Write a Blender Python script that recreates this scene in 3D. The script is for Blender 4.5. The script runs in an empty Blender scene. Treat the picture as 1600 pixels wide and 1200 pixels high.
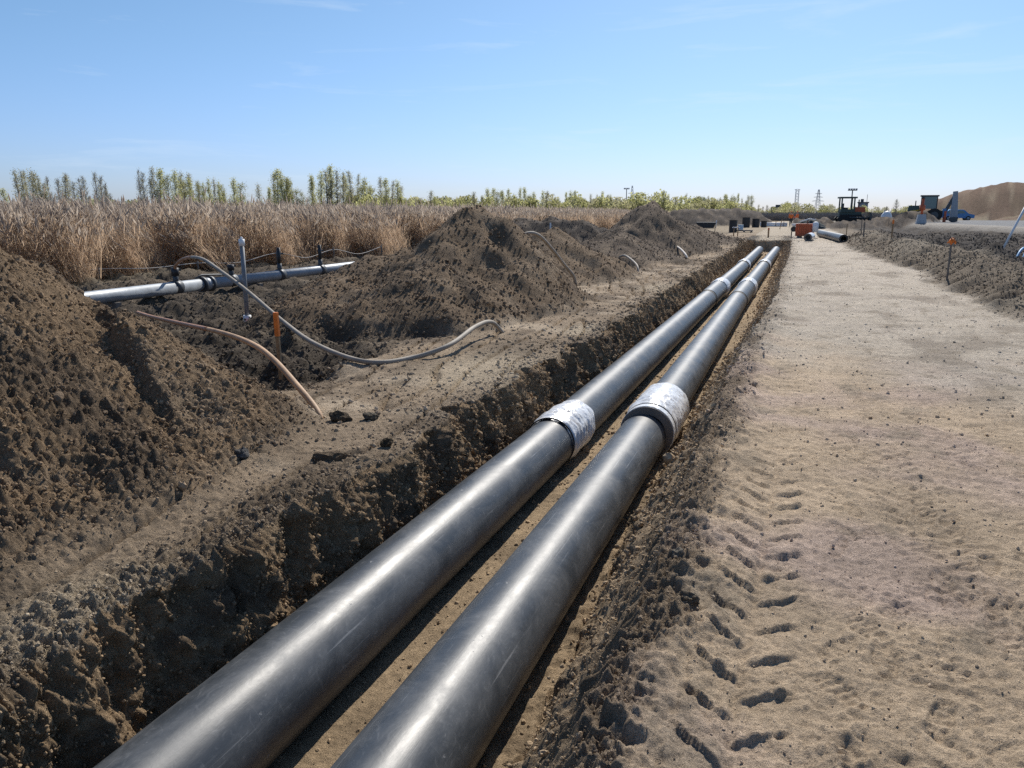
import bpy, math, random
import numpy as np
from mathutils import Vector, Matrix

S = bpy.context.scene
COL = S.collection
R = math.radians

# ---------------------------------------------------------------- camera, sky, sun, exposure
cd = bpy.data.cameras.new('camera')
cam = bpy.data.objects.new('camera', cd)
COL.objects.link(cam)
cd.sensor_width = 36.0
cd.lens = 27.0
cd.clip_start = 0.05
cd.clip_end = 9000.0
cam.location = (0.0, 0.0, 1.65)
cam.rotation_euler = (R(90.0 - 12.59), 0.0, R(19.69))
S.camera = cam

SUN_EL, SUN_AZ = 43.0, 0.5            # azimuth from +Y, negative towards -X
W = bpy.data.worlds.new('World')
S.world = W
W.use_nodes = True
wn, wl = W.node_tree.nodes, W.node_tree.links
bg = wn['Background']
sky = wn.new('ShaderNodeTexSky')
sky.sky_type = 'NISHITA'
sky.sun_disc = False
sky.sun_elevation = R(SUN_EL)
sky.sun_rotation = R(SUN_AZ)
sky.altitude = 50
sky.air_density = 1.0
sky.dust_density = 0.6
sky.ozone_density = 1.6
# thin high wisps of cirrus
tc = wn.new('ShaderNodeTexCoord')
mp = wn.new('ShaderNodeMapping'); mp.inputs['Scale'].default_value = (1.6, 1.6, 14.0); mp.inputs['Rotation'].default_value = (0.10, 0.06, 0.3)
nz = wn.new('ShaderNodeTexNoise'); nz.inputs['Scale'].default_value = 2.6; nz.inputs['Detail'].default_value = 7; nz.inputs['Roughness'].default_value = 0.62; nz.inputs['Distortion'].default_value = 0.5
cr = wn.new('ShaderNodeValToRGB'); cr.color_ramp.elements[0].position = 0.55; cr.color_ramp.elements[1].position = 0.80
cr.color_ramp.elements[1].color = (0.34, 0.34, 0.34, 1)
mx = wn.new('ShaderNodeMix'); mx.data_type = 'RGBA'; mx.inputs['B'].default_value = (5.2, 6.0, 6.8, 1)
wl.new(tc.outputs['Generated'], mp.inputs['Vector']); wl.new(mp.outputs[0], nz.inputs['Vector'])
wl.new(nz.outputs['Fac'], cr.inputs['Fac']); wl.new(cr.outputs['Color'], mx.inputs['Factor'])
tint = wn.new('ShaderNodeMix'); tint.data_type = 'RGBA'; tint.blend_type = 'MULTIPLY'; tint.inputs['Factor'].default_value = 1.0
tint.inputs['B'].default_value = (0.62, 0.85, 1.20, 1)        # spring air: clean and blue
sx = wn.new('ShaderNodeSeparateXYZ'); hz = wn.new('ShaderNodeMapRange'); hz.interpolation_type = 'SMOOTHSTEP'
hz.inputs['From Min'].default_value = -0.02; hz.inputs['From Max'].default_value = 0.24
tcol = wn.new('ShaderNodeMix'); tcol.data_type = 'RGBA'; tcol.inputs['A'].default_value = (0.45, 0.555, 0.90, 1); tcol.inputs['B'].default_value = (0.49, 0.63, 0.76, 1)
wl.new(tc.outputs['Generated'], sx.inputs[0]); wl.new(sx.outputs['Z'], hz.inputs['Value']); wl.new(hz.outputs[0], tcol.inputs['Factor'])
wl.new(tcol.outputs['Result'], tint.inputs['B'])
wl.new(sky.outputs['Color'], tint.inputs['A'])
wl.new(tint.outputs['Result'], mx.inputs['A']); wl.new(mx.outputs['Result'], bg.inputs['Color'])
bg.inputs['Strength'].default_value = 0.13

sl = bpy.data.lights.new('sun', 'SUN')
sl.energy = 4.9
sl.angle = R(0.53)
sl.color = (1.0, 0.945, 0.86)
sun = bpy.data.objects.new('sun', sl)
COL.objects.link(sun)
a, e = R(SUN_AZ), R(SUN_EL)
sdir = Vector((math.sin(a) * math.cos(e), math.cos(a) * math.cos(e), math.sin(e)))
sun.rotation_euler = sdir.to_track_quat('Z', 'Y').to_euler()
sun.location = (0, 0, 30)

vs = S.view_settings
vs.view_transform = 'Standard'
vs.look = 'None'
vs.exposure = 0.20
vs.gamma = 1.0
vs.use_curve_mapping = False
S.cycles.use_denoising = False
S.cycles.max_bounces = 6
S.cycles.diffuse_bounces = 3
S.cycles.glossy_bounces = 3
S.cycles.transparent_max_bounces = 6
S.cycles.caustics_reflective = False
S.cycles.caustics_refractive = False

# ---------------------------------------------------------------- materials
def mat(name, col, rough=0.6, metal=0.0, bump=None, vary=0.0, vscale=8.0, spec=0.5, trans=None):
    m = bpy.data.materials.new(name)
    m.use_nodes = True
    n, l = m.node_tree.nodes, m.node_tree.links
    b = n['Principled BSDF']
    b.inputs['Base Color'].default_value = (*col, 1)
    b.inputs['Roughness'].default_value = rough
    b.inputs['Metallic'].default_value = metal
    b.inputs['Specular IOR Level'].default_value = spec
    t = n.new('ShaderNodeTexCoord')
    if vary:
        z = n.new('ShaderNodeTexNoise'); z.inputs['Scale'].default_value = vscale; z.inputs['Detail'].default_value = 5
        l.new(t.outputs['Object'], z.inputs['Vector'])
        h = n.new('ShaderNodeMapRange')
        h.inputs['From Min'].default_value = 0.3; h.inputs['From Max'].default_value = 0.7
        h.inputs['To Min'].default_value = 1 - vary; h.inputs['To Max'].default_value = 1 + vary
        l.new(z.outputs['Fac'], h.inputs['Value'])
        k = n.new('ShaderNodeVectorMath'); k.operation = 'MULTIPLY'
        k.inputs[0].default_value = col
        l.new(h.outputs[0], k.inputs[1])
        l.new(k.outputs[0], b.inputs['Base Color'])
    if bump:
        z2 = n.new('ShaderNodeTexNoise'); z2.inputs['Scale'].default_value = bump[0]; z2.inputs['Detail'].default_value = 5
        l.new(t.outputs['Object'], z2.inputs['Vector'])
        bp = n.new('ShaderNodeBump'); bp.inputs['Distance'].default_value = bump[1]; bp.inputs['Strength'].default_value = 1.0
        l.new(z2.outputs['Fac'], bp.inputs['Height']); l.new(bp.outputs[0], b.inputs['Normal'])
    if trans:
        tr = n.new('ShaderNodeBsdfTranslucent'); tr.inputs['Color'].default_value = (*trans, 1)
        ms = n.new('ShaderNodeMixShader'); ms.inputs['Fac'].default_value = 0.6
        l.new(b.outputs[0], ms.inputs[1]); l.new(tr.outputs[0], ms.inputs[2])
        l.new(ms.outputs[0], n['Material Output'].inputs['Surface'])
    return m

def soil_material():
    """earth: colour by kind of soil comes from the mesh attribute 'soil', grain and crumbs from noise"""
    m = bpy.data.materials.new('soil')
    m.use_nodes = True
    n, l = m.node_tree.nodes, m.node_tree.links
    b = n['Principled BSDF']
    b.inputs['Roughness'].default_value = 0.95
    b.inputs['Specular IOR Level'].default_value = 0.15
    t = n.new('ShaderNodeTexCoord')
    at = n.new('ShaderNodeAttribute'); at.attribute_name = 'soil'
    def noise(sc, det=6, ro=0.6):
        z = n.new('ShaderNodeTexNoise'); z.inputs['Scale'].default_value = sc
        z.inputs['Detail'].default_value = det; z.inputs['Roughness'].default_value = ro
        l.new(t.outputs['Object'], z.inputs['Vector']); return z
    def mr(src, a0, a1, b0, b1):
        h = n.new('ShaderNodeMapRange')
        h.inputs['From Min'].default_value = a0; h.inputs['From Max'].default_value = a1
        h.inputs['To Min'].default_value = b0; h.inputs['To Max'].default_value = b1
        l.new(src, h.inputs['Value']); return h.outputs[0]
    def mul(x, y):
        k = n.new('ShaderNodeVectorMath'); k.operation = 'MULTIPLY'
        l.new(x, k.inputs[0]); l.new(y, k.inputs[1]); return k.outputs[0]
    n1 = noise(1.7, 5); n2 = noise(17, 8, 0.74); n3 = noise(120, 4, 0.75)
    c = mul(at.outputs['Color'], mr(n1.outputs['Fac'], .3, .7, .84, 1.14))
    c = mul(c, mr(n2.outputs['Fac'], .3, .7, .66, 1.32))
    c = mul(c, mr(n3.outputs['Fac'], .3, .7, .70, 1.28))
    l.new(c, b.inputs['Base Color'])
    b1 = n.new('ShaderNodeBump'); b1.inputs['Distance'].default_value = 0.06; b1.inputs['Strength'].default_value = 0.9
    b2 = n.new('ShaderNodeBump'); b2.inputs['Distance'].default_value = 0.014; b2.inputs['Strength'].default_value = 0.9
    # crumbliness of the soil: the alpha-like channel kept in attribute 'crumb'
    ac = n.new('ShaderNodeAttribute'); ac.attribute_name = 'crumb'
    k0 = mr(ac.outputs['Fac'], 0, 1, .5, 1.0)
    k = n.new('ShaderNodeMath'); k.operation = 'MULTIPLY'
    l.new(n2.outputs['Fac'], k.inputs[0]); l.new(k0, k.inputs[1])
    l.new(k.outputs[0], b1.inputs['Height'])
    l.new(n3.outputs['Fac'], b2.inputs['Height'])
    l.new(b1.outputs[0], b2.inputs['Normal']); l.new(b2.outputs[0], b.inputs['Normal'])
    return m

def pipe_material(name, base, dust, rough):
    """black polyethylene casing: long scratches, ring marks, dust film"""
    m = bpy.data.materials.new(name); m.use_nodes = True
    n, l = m.node_tree.nodes, m.node_tree.links
    b = n['Principled BSDF']
    uv = n.new('ShaderNodeUVMap'); uv.uv_map = 'UVMap'
    def noise(sx, sy, sc, det=5, ro=0.6, dist=0.0):
        mpp = n.new('ShaderNodeMapping'); mpp.inputs['Scale'].default_value = (sx, sy, 1)
        z = n.new('ShaderNodeTexNoise'); z.inputs['Scale'].default_value = sc
        z.inputs['Detail'].default_value = det; z.inputs['Roughness'].default_value = ro; z.inputs['Distortion'].default_value = dist
        l.new(uv.outputs[0], mpp.inputs['Vector']); l.new(mpp.outputs[0], z.inputs['Vector']); return z.outputs['Fac']
    def ramp(src, p0, p1, v0=0.0, v1=1.0):
        h = n.new('ShaderNodeMapRange'); h.inputs['From Min'].default_value = p0; h.inputs['From Max'].default_value = p1
        h.inputs['To Min'].default_value = v0; h.inputs['To Max'].default_value = v1
        l.new(src, h.inputs['Value']); return h.outputs[0]
    def math_(op, x, y):
        k = n.new('ShaderNodeMath'); k.operation = op; k.use_clamp = False
        for i, q in enumerate((x, y)):
            if isinstance(q, float): k.inputs[i].default_value = q
            else: l.new(q, k.inputs[i])
        return k.outputs[0]
    # sizes in metres: u round the pipe, v along it
    scr = ramp(noise(60, 1.1, 1.0, 6, .7), .60, .72)          # long scratches
    ring = ramp(noise(1.2, 45, 1.0, 6, .7), .62, .76)         # rub marks across
    film = ramp(noise(2.2, 1.4, 1.6, 8, .7, .6), .42, .75)    # dusty film
    spots = ramp(noise(9, 7, 2.0, 6, .6), .665, .73)            # splashes of dried soil
    sw = ramp(noise(14, 9, 1.0, 4, .6, 3.0), .55, .72)         # swirls
    d = math_('ADD', math_('MULTIPLY', scr, 0.62), math_('MULTIPLY', ring, 0.26))
    d = math_('ADD', d, math_('MULTIPLY', film, 0.26))
    d = math_('ADD', d, math_('MULTIPLY', sw, 0.14))
    d = math_('MULTIPLY', d, dust)
    d = math_('ADD', d, math_('MULTIPLY', spots, 0.55))
    d = math_('MINIMUM', d, 1.0)
    mx = n.new('ShaderNodeMix'); mx.data_type = 'RGBA'
    mx.inputs['A'].default_value = (*base, 1); mx.inputs['B'].default_value = (0.27, 0.275, 0.28, 1)
    l.new(d, mx.inputs['Factor']); l.new(mx.outputs['Result'], b.inputs['Base Color'])
    rr = math_('ADD', math_('MULTIPLY', film, 0.16), rough)
    rr = math_('ADD', rr, math_('MULTIPLY', spots, 0.35))
    l.new(rr, b.inputs['Roughness'])
    bp = n.new('ShaderNodeBump'); bp.inputs['Distance'].default_value = 0.0018; bp.inputs['Strength'].default_value = 0.45
    hb = math_('ADD', math_('MULTIPLY', noise(60, 1.1, 1.0, 6, .7), 0.4), math_('MULTIPLY', noise(5, 3, 3.0, 4), 1.0))
    l.new(hb, bp.inputs['Height']); l.new(bp.outputs[0], b.inputs['Normal'])
    return m

M = {}
M['soil'] = soil_material()
M['pipe'] = pipe_material('black_casing', (0.036, 0.042, 0.049), 1.15, 0.42)
M['pipe_end'] = mat('grey_foam_face', (0.17, 0.15, 0.13), 0.9, bump=(60, .004), vary=.2)
M['sleeve'] = pipe_material('grey_sleeve', (0.13, 0.12, 0.11), 0.9, 0.38)
M['seam'] = mat('dark_rubber', (0.03, 0.025, 0.02), 0.7)
M['wrap'] = mat('white_film', (0.70, 0.71, 0.72), 0.28, bump=(17, .014), vary=.10, vscale=9)
def muddy(m):
    n, l = m.node_tree.nodes, m.node_tree.links
    b = n['Principled BSDF']; src = b.inputs['Base Color'].links[0].from_socket
    t = n.new('ShaderNodeTexCoord'); z = n.new('ShaderNodeTexNoise'); z.inputs['Scale'].default_value = 5.5; z.inputs['Detail'].default_value = 8; z.inputs['Roughness'].default_value = .72; z.inputs['Distortion'].default_value = 1.2
    h = n.new('ShaderNodeMapRange'); h.inputs['From Min'].default_value = .52; h.inputs['From Max'].default_value = .66; h.inputs['To Max'].default_value = .75
    mx_ = n.new('ShaderNodeMix'); mx_.data_type = 'RGBA'; mx_.inputs['B'].default_value = (.30, .265, .22, 1)
    l.new(t.outputs['Object'], z.inputs['Vector']); l.new(z.outputs['Fac'], h.inputs['Value']); l.new(h.outputs[0], mx_.inputs['Factor'])
    l.new(src, mx_.inputs['A']); l.new(mx_.outputs['Result'], b.inputs['Base Color'])
muddy(M['wrap'])
M['steel'] = mat('grey_steel', (0.29, 0.31, 0.33), 0.5, 0.2, bump=(14, .004), vary=.18, vscale=5)
M['dark_steel'] = mat('dark_steel', (0.07, 0.075, 0.08), 0.5, 0.3, vary=.2)
M['black'] = mat('black_plastic', (0.02, 0.02, 0.022), 0.5)
M['riser'] = mat('grey_tube', (0.20, 0.21, 0.22), 0.55, vary=.2, vscale=9)
M['hose_grey'] = mat('grey_hose', (0.30, 0.26, 0.21), 0.7, vary=.25, vscale=3, bump=(60, .002))
M['hose_red'] = mat('rusty_hose', (0.38, 0.20, 0.11), 0.5, vary=.25, vscale=6, bump=(60, .002))
M['hose_tan'] = mat('tan_hose', (0.44, 0.28, 0.16), 0.65, vary=.28, vscale=4, bump=(60, .002))
M['wood'] = mat('stake_wood', (0.30, 0.20, 0.11), 0.8, vary=.25, vscale=20)
M['grey_wood'] = mat('weathered_wood', (0.16, 0.14, 0.12), 0.85, vary=.25, vscale=12)
M['orange'] = mat('orange_paint', (0.75, 0.20, 0.03), 0.6, vary=.2, vscale=25)
M['rust_orange'] = mat('orange_red_paint', (0.50, 0.11, 0.04), 0.6, vary=.2, vscale=4)
M['white'] = mat('white_paint', (0.78, 0.78, 0.77), 0.5, vary=.08)
M['grey'] = mat('grey_paint', (0.28, 0.31, 0.34), 0.5, vary=.15)
M['concrete'] = mat('concrete', (0.42, 0.43, 0.44), 0.85, bump=(20, .01), vary=.12)
M['yellow'] = mat('yellow_paint', (0.62, 0.38, 0.05), 0.45, vary=.15)
M['dozer'] = mat('dark_green_paint', (0.05, 0.075, 0.06), 0.5, vary=.2)
M['rubber'] = mat('tyre_rubber', (0.022, 0.021, 0.02), 0.85, bump=(30, .01))
M['glass'] = mat('cab_glass', (0.06, 0.14, 0.15), 0.08, spec=0.8)
M['blue'] = mat('blue_paint', (0.06, 0.20, 0.42), 0.4, vary=.1)
M['pale_blue'] = mat('pale_blue_paint', (0.42, 0.55, 0.65), 0.4)
M['vest'] = mat('orange_vest', (0.85, 0.20, 0.04), 0.8)
M['cloth'] = mat('dark_cloth', (0.03, 0.045, 0.05), 0.9)
M['skin'] = mat('skin', (0.50, 0.32, 0.24), 0.6)
M['lattice'] = mat('galvanised_lattice', (0.30, 0.33, 0.36), 0.6, 0.2)
M['far_roof'] = mat('dark_roofing', (0.08, 0.09, 0.10), 0.8)
M['far_wall'] = mat('grey_render', (0.26, 0.27, 0.29), 0.8, vary=.1, vscale=.4)
M['bark'] = mat('pale_bark', (0.20, 0.18, 0.16), 0.9, vary=.3, vscale=4)
M['twig'] = mat('grey_twigs', (0.26, 0.235, 0.215), 0.9)
M['leaf_a'] = mat('olive_leaves', (0.25, 0.25, 0.12), 0.7, trans=(0.56, 0.55, 0.25), vary=.35, vscale=9)
M['leaf_b'] = mat('spring_leaves', (0.15, 0.155, 0.07), 0.7, trans=(0.36, 0.35, 0.15), vary=.3, vscale=9)
M['leaf_c'] = mat('brown_buds', (0.25, 0.24, 0.16), 0.8, trans=(0.46, 0.43, 0.25), vary=.3, vscale=9)
M['leaf_d'] = mat('dark_leaves', (0.10, 0.115, 0.06), 0.7, trans=(0.20, 0.22, 0.09), vary=.35, vscale=9)
M['reed'] = mat('dry_reed', (0.50, 0.385, 0.275), 0.75, trans=(0.58, 0.43, 0.30), vary=.25, vscale=1.2)
M['plume'] = mat('reed_plume', (0.42, 0.36, 0.31), 0.9, trans=(0.52, 0.44, 0.36))
M['rope'] = mat('pale_rope', (0.55, 0.50, 0.44), 0.7)
M['blue_tape'] = mat('blue_tape', (0.10, 0.32, 0.55), 0.5)
M['red'] = mat('red_plastic', (0.62, 0.10, 0.04), 0.5)

# ---------------------------------------------------------------- object helpers
def tag(o, label=None, cat=None, group=None, kind=None):
    if label: o['label'] = label
    if cat: o['category'] = cat
    if group: o['group'] = group
    if kind: o['kind'] = kind
    return o

def thing(name, label, cat, loc=(0, 0, 0), rz=0.0, group=None):
    o = bpy.data.objects.new(name, None)
    COL.objects.link(o)
    o.empty_display_size = 0.2
    o.location = loc
    o.rotation_euler = (0, 0, rz)
    return tag(o, label, cat, group)

class MB:
    """collects simple shapes, then links them as one mesh object"""
    def __init__(s): s.v, s.f, s.sm, s.uv = [], [], [], None
    def add(s, v, f, smooth=False):
        o = len(s.v); s.v += [tuple(map(float, q)) for q in v]
        s.f += [tuple(o + i for i in q) for q in f]; s.sm += [smooth] * len(f); return s
    def box(s, c, d, rz=0.0, taper=1.0, ry=0.0):
        x, y, z = d[0] / 2, d[1] / 2, d[2] / 2
        v = []
        for k, t in ((-z, 1.0), (z, taper)):
            for i, j in ((-x, -y), (x, -y), (x, y), (-x, y)):
                v.append(Vector((i * t, j * t, k)))
        m = Matrix.Rotation(rz, 4, 'Z') @ Matrix.Rotation(ry, 4, 'Y')
        v = [(m @ q) + Vector(c) for q in v]
        return s.add(v, [(3, 2, 1, 0), (4, 5, 6, 7), (0, 1, 5, 4), (1, 2, 6, 5), (2, 3, 7, 6), (3, 0, 4, 7)])
    def tube(s, pts, rad, n=8, cap=True, smooth=True):
        pts = [Vector(p) for p in pts]
        rad = [rad] * len(pts) if isinstance(rad, (int, float)) else rad
        v, f = [], []
        up = Vector((0, 0, 1))
        for i, p in enumerate(pts):
            t = (pts[min(i + 1, len(pts) - 1)] - pts[max(i - 1, 0)]).normalized()
            if i == 0:
                ref = up if abs(t.z) < 0.9 else Vector((1, 0, 0))
                u = t.cross(ref).normalized()
            else:
                u = (u - t * u.dot(t)).normalized()
            w = t.cross(u)
            for k in range(n):
                q = 2 * math.pi * k / n
                v.append(p + (u * math.cos(q) + w * math.sin(q)) * rad[i])
        for i in range(len(pts) - 1):
            for k in range(n):
                a0, b0 = i * n + k, i * n + (k + 1) % n
                f.append((a0, a0 + n, b0 + n, b0))
        s.add(v, f, smooth)
        if cap:
            o = len(s.v) - len(v)
            s.f.append(tuple(o + k for k in range(n))); s.sm.append(False)
            s.f.append(tuple(o + len(v) - n + k for k in reversed(range(n)))); s.sm.append(False)
        return s
    def prism(s, poly, y0, y1):
        """outline in x,z pushed from y0 to y1"""
        n = len(poly)
        v = [(x, y0, z) for x, z in poly] + [(x, y1, z) for x, z in poly]
        f = [tuple(range(n)), tuple(reversed(range(n, 2 * n)))]
        f += [(i, i + n, (i + 1) % n + n, (i + 1) % n) for i in range(n)]
        return s.add(v, f)
    def build(s, name, m, parent=None):
        me = bpy.data.meshes.new(name)
        off = parent.location if parent is not None and parent.rotation_euler.z == 0 and getattr(s, 'world', False) else Vector((0, 0, 0))
        me.from_pydata([(x - off.x, y - off.y, z - off.z) for x, y, z in s.v], [], s.f)
        me.polygons.foreach_set('use_smooth', s.sm)
        me.materials.append(m)
        me.update()
        o = bpy.data.objects.new(name, me)
        COL.objects.link(o)
        if parent is not None: o.parent = parent
        return o

def WB():
    b = MB(); b.world = True; return b

def np_mesh(name, V, F, m, smooth=True, attrs=None, uv=None):
    me = bpy.data.meshes.new(name)
    nv, nf, k = len(V), len(F), F.shape[1]
    me.vertices.add(nv); me.vertices.foreach_set('co', np.ascontiguousarray(V, dtype=np.float32).ravel())
    me.loops.add(nf * k); me.loops.foreach_set('vertex_index', np.ascontiguousarray(F, dtype=np.int32).ravel())
    me.polygons.add(nf); me.polygons.foreach_set('loop_start', np.arange(0, nf * k, k, dtype=np.int32))
    if smooth: me.polygons.foreach_set('use_smooth', np.ones(nf, dtype=bool))
    for an, (ty, arr) in (attrs or {}).items():
        at = me.attributes.new(an, ty, 'POINT')
        at.data.foreach_set('color' if ty == 'FLOAT_COLOR' else 'value', np.ascontiguousarray(arr, dtype=np.float32).ravel())
    if uv is not None:
        lay = me.uv_layers.new(name='UVMap')
        lay.data.foreach_set('uv', np.ascontiguousarray(uv, dtype=np.float32).ravel())
    me.materials.append(m)
    me.update(calc_edges=True)
    return me

# ---------------------------------------------------------------- noise
def _hash(ix, iy, seed):
    h = (ix.astype(np.uint32) * np.uint32(374761393) + iy.astype(np.uint32) * np.uint32(668265263) + np.uint32(seed * 974634777 & 0xffffffff))
    h = (h ^ (h >> np.uint32(13))) * np.uint32(1274126177)
    h ^= h >> np.uint32(16)
    h *= np.uint32(2246822519)
    return h ^ (h >> np.uint32(13))

_G = np.stack([np.cos(np.arange(64) * 2 * np.pi / 64), np.sin(np.arange(64) * 2 * np.pi / 64)], 1).astype(np.float32)

def perlin(x, y, seed=0):
    x = np.asarray(x, np.float32); y = np.asarray(y, np.float32)
    fx, fy = np.floor(x), np.floor(y)
    ix, iy = fx.astype(np.int64), fy.astype(np.int64)
    x, y = x - fx, y - fy
    u = x * x * x * (x * (x * 6 - 15) + 10); v = y * y * y * (y * (y * 6 - 15) + 10)
    def g(dx, dy):
        q = (_hash(ix + dx, iy + dy, seed) & np.uint32(63)).astype(np.int64)
        return _G[q, 0] * (x - dx) + _G[q, 1] * (y - dy)
    a0 = g(0, 0); b0 = g(1, 0); c0 = g(0, 1); d0 = g(1, 1)
    return ((a0 + u * (b0 - a0)) * (1 - v) + (c0 + u * (d0 - c0)) * v) * 1.5

def fbm(x, y, octs, seed=0, gain=0.5):
    t, am, tot = 0, 1.0, 0.0
    for i in range(octs):
        t = t + am * perlin(x * 2 ** i + 17.3 * i, y * 2 ** i - 9.1 * i, seed + i)
        tot += am; am *= gain
    return t / tot * 1.4

def clods(x, y, c, dens, seed=0):
    """lumps of earth on cells of size c: height in metres"""
    wx = x + perlin(x / c * 1.7, y / c * 1.7, seed + 50) * c * 0.22
    wy = y + perlin(x / c * 1.7 + 31, y / c * 1.7, seed + 51) * c * 0.22
    X = (wx / c).astype(np.float32); Y = (wy / c).astype(np.float32)
    fx, fy = np.floor(X), np.floor(Y)
    out = np.zeros_like(X)
    for dx in (-1, 0, 1):
        for dy in (-1, 0, 1):
            ix, iy = (fx + dx).astype(np.int64), (fy + dy).astype(np.int64)
            h = _hash(ix, iy, seed)
            jx = (h & np.uint32(1023)).astype(np.float32) / 1023; jy = ((h >> np.uint32(10)) & np.uint32(1023)).astype(np.float32) / 1023
            rr = ((h >> np.uint32(20)) & np.uint32(1023)).astype(np.float32) / 1023
            rad = np.where(rr < dens, 0.22 + 0.5 * (rr / dens) ** 2, 0.0)
            d2 = (X - ix - jx) ** 2 + (Y - iy - jy) ** 2
            q = 1 - d2 / np.maximum(rad * rad, 1e-6)
            out = np.maximum(out, np.sqrt(np.maximum(q, 0)) * rad)
    return out * c

def smooth(a0, a1, x):
    t = np.clip((x - a0) / (a1 - a0), 0, 1)
    return t * t * (3 - 2 * t)

# ================================================================ THE GROUND
# one sheet swept along the trench (+Y); columns fan out to both sides with distance, then
# its faces are shared out among ground, track, trench and the separate heaps of soil
HEAPS = [
    # name label, centre x, y, half-widths x, y towards the camera / away, height, flat top
    ('large smooth brown soil heap filling the left foreground beside the trench', [(-7.35, -0.5), (-7.35, 4.3)], 4.2, 4.15, 1.75, 2.25, 0.0),
    ('tallest brown soil heap in the middle behind the looping grey hose', [(-5.6, 13.9)], 1.98, 4.7, 2.3, 1.90, 0.0),
    ('low shoulder heap of brown soil hiding the right end of the grey header pipe', [(-7.0, 13.5)], 2.05, 4.2, 2.2, 1.14, 0.0),
    ('brown soil heap with the tan hose arching over it', [(-6.0, 19.8)], 2.4, 3.2, 2.0, 1.42, 0.0),
    ('low dark soil heap just before the tall far cone', [(-5.6, 27.0)], 2.4, 3.4, 2.6, 1.05, 0.0),
    ('tall dark cone of soil, the most pointed of the far heaps', [(-5.9, 34.5)], 3.1, 4.4, 3.0, 2.28, 0.0),
    ('long sloping brown heap behind the pointed cone, ending at the far trench end', [(-5.9, 43.5)], 3.9, 4.6, 4.2, 1.28, 0.0),
    ('dark rubbly berm of clods in front of the reeds, beyond the middle heap', [(-14.6, 42.0), (-11.2, 42.0)], 2.2, 2.6, 2.6, 1.32, 0.2),
    ('low dark mound in front of the reeds by the pale sand patch', [(-12.2, 52.0)], 2.2, 2.2, 2.2, 0.75, 0.0),
    ('dark spoil bank far behind the black drum', [(-12.5, 100.0), (-6.5, 108.0)], 5.0, 5.0, 5.0, 2.1, 0.25),
    ('dark earth mound under the bulldozer', [(5.2, 88.0), (9.5, 92.0)], 3.2, 4.0, 4.0, 0.85, 0.3),
    ('dark earth mound behind the orange generator', [(0.6, 92.0), (3.2, 92.0)], 2.2, 3.0, 3.0, 1.05, 0.2),
    ('flat heap of dark earth beside the backhoe loader', [(10.4, 92.0), (12.9, 92.5)], 1.5, 1.6, 1.6, 1.25, 0.2),
]
HILL = (47.0, 185.0)

def zfloor(y): return -0.685 + 0.685 * smooth(49.55, 50.25, y)
def edge_l(y):
    return (-2.47 - 0.07 * smooth(3, 6, y) + 0.08 * smooth(6.5, 9, y) - 0.12 * smooth(12, 25, y)
            + 0.10 * perlin(y * 0.75, y * 0 + 3.3, 3) + 0.085 * perlin(y * 2.3, y * 0 + 9.1, 4) + 0.055 * perlin(y * 5.5, y * 0 + 2.2, 5)
            - 0.16 * smooth(.42, .62, perlin(y * 1.15 + 4, y * 0 + 7.7, 8)))
def edge_r(y):
    return (-0.51 + 0.03 * smooth(2, 9, y) + 0.30 * smooth(8, 19, y) + 0.20 * smooth(19, 38, y)
            + 0.05 * perlin(y * 0.8, y * 0 + 1.3, 13) + 0.035 * perlin(y * 3, y * 0 + 5.1, 14) + 0.02 * perlin(y * 8, y * 0 + 5.1, 15))

def seg_d(x, y, pts, rx, ryn, ryf):
    if len(pts) == 1:
        dx, dy = x - pts[0][0], y - pts[0][1]
    else:
        (x0, y0), (x1, y1) = pts
        L2 = (x1 - x0) ** 2 + (y1 - y0) ** 2
        t = np.clip(((x - x0) * (x1 - x0) + (y - y0) * (y1 - y0)) / L2, 0, 1)
        dx, dy = x - (x0 + t * (x1 - x0)), y - (y0 + t * (y1 - y0))
    return np.sqrt((dx / rx) ** 2 + (dy / np.where(dy < 0, ryn, ryf)) ** 2)

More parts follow.
